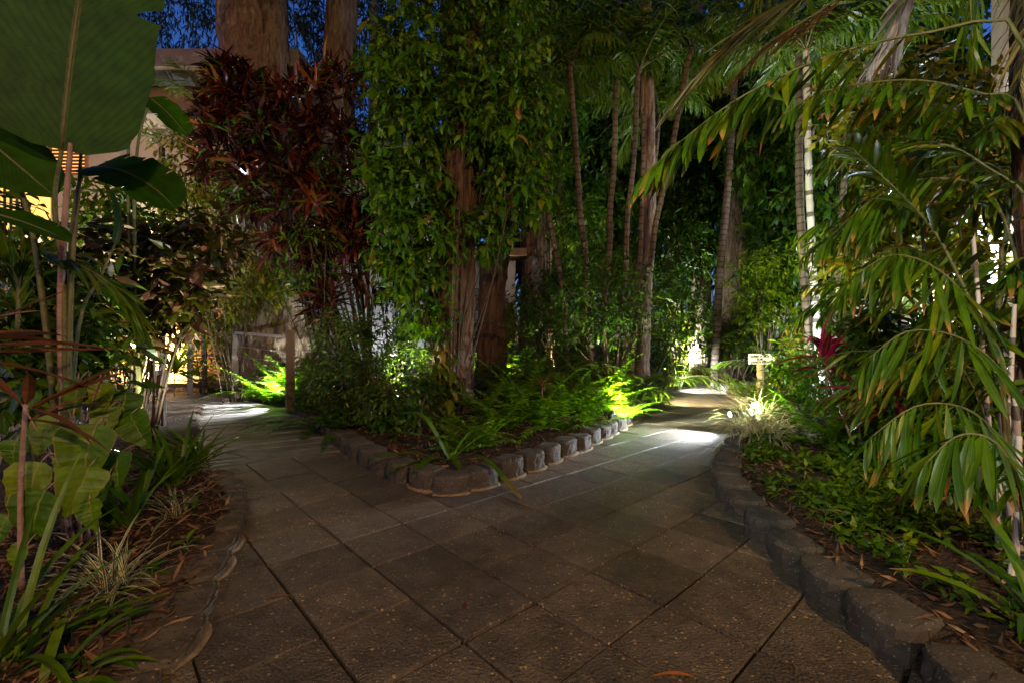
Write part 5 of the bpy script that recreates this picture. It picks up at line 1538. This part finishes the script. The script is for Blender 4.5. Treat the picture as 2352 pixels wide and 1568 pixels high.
fern(1062, 4.05, .62, 'smaller fern beside the one at the tip of the central bed', FERN[2], rz=2.0)
fern(1040, 4.8, .45, 'little fern at the foot of the vine-clad trunk', FERN[0], rz=1.0)
for q, (px, Y, s, lb) in enumerate([(712, 6.4, .85, 'fern arching over the boardwalk next to the railing post'), (735, 5.7, .95, 'fern arching over the boardwalk in front of the glossy bush'), (775, 5.05, .8, 'fern hanging over the edging where the boardwalk starts'), (735, 7.2, 1.0, 'fern behind the railing post')]):
    fern(px, Y, s, lb, DFERN[q % 2], rz=q * 2.1, group='ferns beside the boardwalk')
for q, (x, y, s, lb) in enumerate([(-3.95, 7.95, 1.25, 'brilliantly lit fern right behind the railing'), (-4.3, 8.15, 1.35, 'white-lit fern in the middle of the railing bay'), (-4.75, 8.6, 1.0, 'lit fern at the left of the railing bay'), (-5.15, 8.95, 1.1, 'lit fern hanging past the far railing post'), (-4.0, 8.35, 1.5, 'lit fern near the paperbark roots')]):
    fern(0, 0, s, lb, FERN[q % 3], rz=q * 1.7, group='bright ferns behind the railing', at_=(x, y, gzs(x, y) + .02))
for q, (px, Y, s, lb) in enumerate([(470, 9.6 + .6, 1.2, 'fern behind the wire railing left of the far post'), (500, 10.25, 1.0, 'fern at the foot of the far railing post')]):
    fern(px, Y, s, lb, DFERN[q], rz=q, group='ferns behind the kerb')
for q, (px, Y, s, lb) in enumerate([(1105, 9.4, 1.4, 'yellow-lit fern glowing behind the vine tree'), (1160, 9.9, 1.5, 'yellow-lit fern behind the brown trunk'), (1085, 10.4, 1.5, 'pale-lit fern in front of the rear white wall'), (1140, 8.9, 1.1, 'lit fern nearest the brown trunk base'), (1200, 10.6, 1.5, 'lit fern below the orange-lit paperbark')]):
    fern(px, Y, s, lb, FERN[q % 3], rz=q * 1.9, group='lit ferns behind the vine tree')
for q, (px, Y, s, lb) in enumerate([(1752, 5.75, .8, 'white-lit fern beside the pale grass tuft'), (1800, 6.1, .9, 'white-lit fern at the foot of the white palm stem'), (1890, 4.6, .75, 'bright green fern under the wine-red cordyline'), (1930, 4.0, .7, 'green fern near the cordyline stems'), (1850, 5.2, .8, 'fern behind the pale grass tuft')]):
    fern(px, Y, s, lb, FERN[q % 3], rz=q * 2.2, group='ferns of the right bed')
for q, (px, Y, s, lb) in enumerate([(1585, 17.3, 1.6, 'fern above the far edging wall on the left'), (1625, 17.4, 1.7, 'fern above the middle of the far edging wall'), (1660, 17.3, 1.5, 'fern above the far edging wall on the right')]):
    fern(px, Y, s, lb, FERN[q % 3], rz=q, group='ferns at the far end')

# tip of the central bed: strap plant
root = thing('strap_plant', 'strap-leaved plant with blunt cut leaves sprawling over the tip of the central bed', 'plant', gp(1033, 3.72))
b = np.array(root.location)
rg = rng_(205)
lg = G()
for (x1, y1, Y1, Wd, lift) in ((840, 1054, 3.5, .035, .06), (888, 1086, 3.42, .04, .05), (950, 1086, 3.35, .045, .07), (922, 948, 3.9, .045, .16), (1196, 1143, 3.15, .035, .16), (1120, 985, 3.9, .035, .1), (1055, 1075, 3.35, .035, .05), (1180, 1010, 3.9, .03, .12), (1005, 1000, 4.0, .03, .1)):
    e = at(x1, y1, Y1) - b
    C = spl(np.array([[0, 0, .01], e * .5 + [0, 0, lift], e]), 12)
    T = nz(np.gradient(C, axis=0))
    sd = nz(np.cross(T, UP))
    w = Wd * .72 * np.interp(np.linspace(0, 1, 12), [0, .2, .8, .97, 1], [.5, .8, 1, .8, .55])[:, None]
    nr = np.cross(sd, T)
    V = np.stack([C - sd * w + nr * w * .3, C, C + sd * w + nr * w * .3], 1)
    UV = np.stack(np.meshgrid(np.linspace(0, 1, 12), [0, .5, 1], indexing='ij')[::-1], -1)
    i, j = np.meshgrid(np.arange(11), np.arange(2), indexing='ij')
    lg.add(V, np.stack([i * 3 + j, i * 3 + j + 1, i * 3 + j + 4, i * 3 + j + 3], -1).reshape(-1, 4), UV)
lg.build('leaves', M['strap'], root, True)

# ------------------------------------------------------------------ right bed
tuft('grass_tuft', 'silvery white grass tuft spilling over the right path edge by the spotlight', 'grass', gp(1745, 5.2, .0), 330, .62, .010, 'silver', 210, el=(.1, 1.45), bend=(.9, 2.2), spread=.09, S=7)
tuft('grass_tuft', 'straw-coloured grass tuft drooping over the edging in front of the silvery one', 'grass', gp(1740, 4.55, .0), 260, .6, .009, 'silver', 211, el=(.1, 1.3), bend=(.9, 2.2), spread=.09, S=7)
tuft('strap_lily', 'yellow-green strap leaves and litter around the sign post', 'plant', gp(1722, 9.3, 0), 60, .34, .03, 'lime', 212, el=(.3, 1.4), bend=(.6, 1.6), spread=.25, group='strap plants near the sign')
tuft('strap_lily', 'yellow-green strap plant in front of the sign post', 'plant', gp(1725, 8.1, 0), 50, .3, .03, 'yvine', 213, el=(.2, 1.4), bend=(.6, 1.6), spread=.16, group='strap plants near the sign')
tuft('strap_lily', 'strap plant to the right of the sign post', 'plant', gp(1800, 8.2, 0), 50, .5, .03, 'strap', 214, el=(.3, 1.4), bend=(.6, 1.6), spread=.2, group='strap plants near the sign')
tuft('strap_lily', 'broad glossy strap leaf rising at the bottom right corner', 'plant', (1.78, 1.5, gzs(1.78, 1.5)), 7, .55, .045, 'strap', 215, el=(.7, 1.4), bend=(.5, 1.4), az=(1.2, 4.2))
tuft('spider_plant', 'thin striped blades arching over the right edging blocks', 'plant', gp(1990, 2.4), 22, .26, .009, 'varieg', 216, el=(.2, 1.3), bend=(.8, 2.0))

# ------------------------------------------------------------------ background hedges and shrubs
hs = [('small-leaved hedge shrub behind the far spotlight', 1560, 13.6, [B(1540, 700, 13.6, .9), B(1570, 620, 13.8, .8), B(1600, 740, 13.5, .7), B(1530, 780, 13.4, .5)], 420, 'darkbush', .14),
      ('brightly lit shrub over the far spotlight', 1575, 15.9, [B(1560, 790, 15.9, .6), B(1590, 760, 16, .5), B(1545, 740, 16, .5), B(1600, 810, 15.8, .35)], 240, 'lime', .16),
      ('dark shrub in the shade between the far trunks', 1640, 15.5, [B(1640, 660, 15.5, 1.0), B(1600, 560, 15.8, .9), B(1680, 740, 15.4, .7), B(1640, 770, 15.3, .5)], 420, 'darkbush', .16),
      ('lime-green shrub with fine leaves right of the sign', 1760, 10.4, [B(1740, 640, 10.4, .55), B(1790, 620, 10.5, .5), B(1770, 700, 10.3, .45), B(1730, 720, 10.4, .35), B(1810, 680, 10.4, .35)], 330, 'lime', .12),
      ('deep green shrub behind the white palm stems', 1830, 12, [B(1800, 520, 12, .9), B(1850, 600, 12, .9), B(1900, 520, 12, .9), B(1850, 720, 11.5, .6), B(1920, 700, 11.5, .6), B(1780, 420, 12.5, .8)], 560, 'darkbush', .17),
      ('dark shrub filling the shade right of the leaning pinkish paperbark', 1740, 14.5, [B(1760, 420, 14.5, 1.0), B(1780, 300, 14.8, 1.2), B(1740, 560, 14.4, .8), B(1620, 430, 15, 1.0), B(1560, 480, 15, .9)], 520, 'darkbush', .2),
      ('bushy plant below the curtain of fronds behind the bend', 1690, 12.2, [B(1700, 770, 12.2, .4), B(1660, 790, 12.4, .35), B(1740, 790, 12, .4)], 200, 'vine', .12),
      ('bright leafy shrub glowing yellow-green behind the vine tree', 1165, 10.8, [B(1150, 760, 10.8, .45), B(1190, 720, 11, .4), B(1120, 800, 10.5, .4), B(1100, 720, 11.4, .35)], 240, 'lime', .14),
      ('shrub in the shade below the cane palm crowns', 1290, 10, [B(1250, 700, 10, .5), B(1300, 650, 10.2, .5), B(1360, 700, 10, .5), B(1400, 640, 10.4, .5), B(1330, 770, 9.4, .4), B(1430, 760, 9.6, .4)], 420, 'darkbush', .16),
      ('tall shaded shrub reaching up between the vine tree and the palms', 1260, 11, [B(1240, 420, 11, .6), B(1270, 300, 11, .8), B(1300, 160, 11.2, .9), B(1330, 520, 11.2, .5), B(1250, 80, 11.3, .8)], 420, 'vine', .2),
      ('bushy understorey between the cane palms and the path bend', 1520, 10.6, [B(1510, 740, 10.6, .4), B(1500, 800, 10.3, .35), B(1525, 680, 10.8, .35)], 230, 'darkbush', .12)]
for q, (lb, px, Y, bl, n, mt, L) in enumerate(hs):
    shrub('leafy_shrub', lb, 'shrub', gp(px, Y), bl, n, mt, 220 + q, L=L, Wd=L * .42, k=8, ll=L * 1.9, droop=.35, stems=8, sr=.02, group='shrubs in the background')
# fine-leaved plants lining the right bed
for q, (lb, px, Y, bl, n, mt, L) in enumerate([
    ('leafy plant behind the silvery grass tuft', 1850, 5.9, [B(1850, 850, 5.9, .3), B(1900, 880, 5.6, .28), B(1820, 880, 6.0, .2)], 170, 'vine', .11),
    ('leafy plant to the right of the cordyline stems', 1990, 4.2, [B(1990, 960, 4.2, .22), B(2040, 1000, 4.0, .22), B(1960, 1020, 4.1, .15)], 150, 'bush', .1),
    ('yellow-green leafy plant between the sign and the white palm stems', 1835, 7.9, [B(1835, 810, 7.9, .2), B(1850, 770, 7.9, .22), B(1815, 880, 7.8, .14)], 170, 'yvine', .11)]):
    shrub('leafy_plant', lb, 'shrub', gp(px, Y), bl, n, mt, 240 + q, L=L, Wd=L * .4, k=7, ll=L * 1.8, droop=.35, stems=6, sr=.008, group='leafy plants of the right bed')

# ------------------------------------------------------------------ ground cover and litter
rg = rng_(250)


def scatter(n, x0, x1, y0, y1, dmin=.22, dmax=9, seed=0):
    r = rng_(seed)
    x, y = r.uniform(x0, x1, n), r.uniform(y0, y1, n)
    d = sdist(x, y, PATH)
    k = (d > dmin) & (d < dmax)
    x, y = x[k], y[k]
    return np.c_[x, y, gz(x, y)]


g = G()
P = scatter(2200, 1.4, 3.6, 1.3, 4.6, .25, 1.6, 251)
P = P[np.sin(P[:, 0] * 5.1 + 1) * np.sin(P[:, 1] * 4.3) + rg.normal(0, .35, len(P)) > -.25]
P = P[P[:, 0] > 1.62 + .0 * P[:, 1]]
T = P + [0, 0, .02]
spray(g, g, T, rdir(rg, len(T), .7, 1.4), rg, k=6, ll=.07, L=.062, Wd=.03, prof=lobed, droop=.15, S=7, tr=.0016, bend=.6)
o = g.build('ground_cover', M['cover'])
o['kind'] = 'stuff'
o['label'] = 'low lobed ground cover spreading over the right bed'
g = G()
for sd_, (x0, x1, y0, y1, n) in enumerate([(-3.4, 2.4, 3.4, 7.4, 9000), (1.4, 4.5, 1.2, 6.5, 8000), (-3.2, -1.1, 1.1, 4.4, 8000), (3.6, 7.5, 6.5, 16.9, 3000)]):
    P = scatter(n, x0, x1, y0, y1, .12, 4, 260 + sd_)
    k = len(P)
    D = rdir(rg, k, -.12, .35)
    leaves(g, P + [0, 0, .012], D, upn(D, rg.normal(0, .5, k)), rg.uniform(.04, .12, k), rg.uniform(.004, .017, k), lance, bend=rg.normal(.3, .8, k), S=3, flat=True)
o = g.build('leaf_litter', M['litter'])
o['kind'] = 'stuff'
o['label'] = 'brown dry leaf litter covering the soil of the beds'
# single fallen leaves on the paving
for q, (px, py, L, a, lb, mt) in enumerate([
    (1545, 1556, .16, 3.0, 'long curled orange leaf lying at the bottom edge of the paving', 'orange'), (578, 1243, .055, .1, 'small orange leaf on the left edge of the paving', 'orange'), (640, 1375, .11, .2, 'tan fallen leaf on the dark paver at the left', 'litter'),
    (1078, 1190, .06, 1.5, 'small upright-lying orange leaf on the paving below the bed tip', 'orange'), (1068, 1392, .07, 1.4, 'dark red fallen leaf in the middle of the paving', 'cordy'), (478, 1300, .07, 1.0, 'orange leaf on the low edging blocks at the left', 'orange'),
    (560, 1190, .05, .5, 'tiny orange leaf where the low edging curves', 'orange'), (1640, 975, .12, .1, 'orange leaf on the floodlit patch of path', 'orange'), (880, 1058, .14, 3.3, 'orange leaf lying on the edging blocks left of the bed tip', 'orange'), (1380, 985, .1, .4, 'small tan leaf by the edging of the right-hand path', 'litter'), (1600, 930, .12, .2, 'small leaf on the yellow-lit patch of path', 'litter')]):
    Y = F * H / (py - CY)
    g = G()
    z = .006
    if q in (5,):
        z = .095
    if q == 8:
        z = .185
        Y = F * (H - z) / (py - CY)
    D = np.array([[math.cos(a), math.sin(a), .25]])
    leaves(g, np.zeros((1, 3)), D, upn(nz(D), .25), L, L * .16, lance, bend=.55, S=8, fold=.35)
    o = g.build('fallen_leaf', M[mt])
    o.location = [(px - CX) / F * Y - math.cos(a) * L / 2, Y - math.sin(a) * L / 2, z]
    tag(o, lb, 'leaf', 'single fallen leaves')
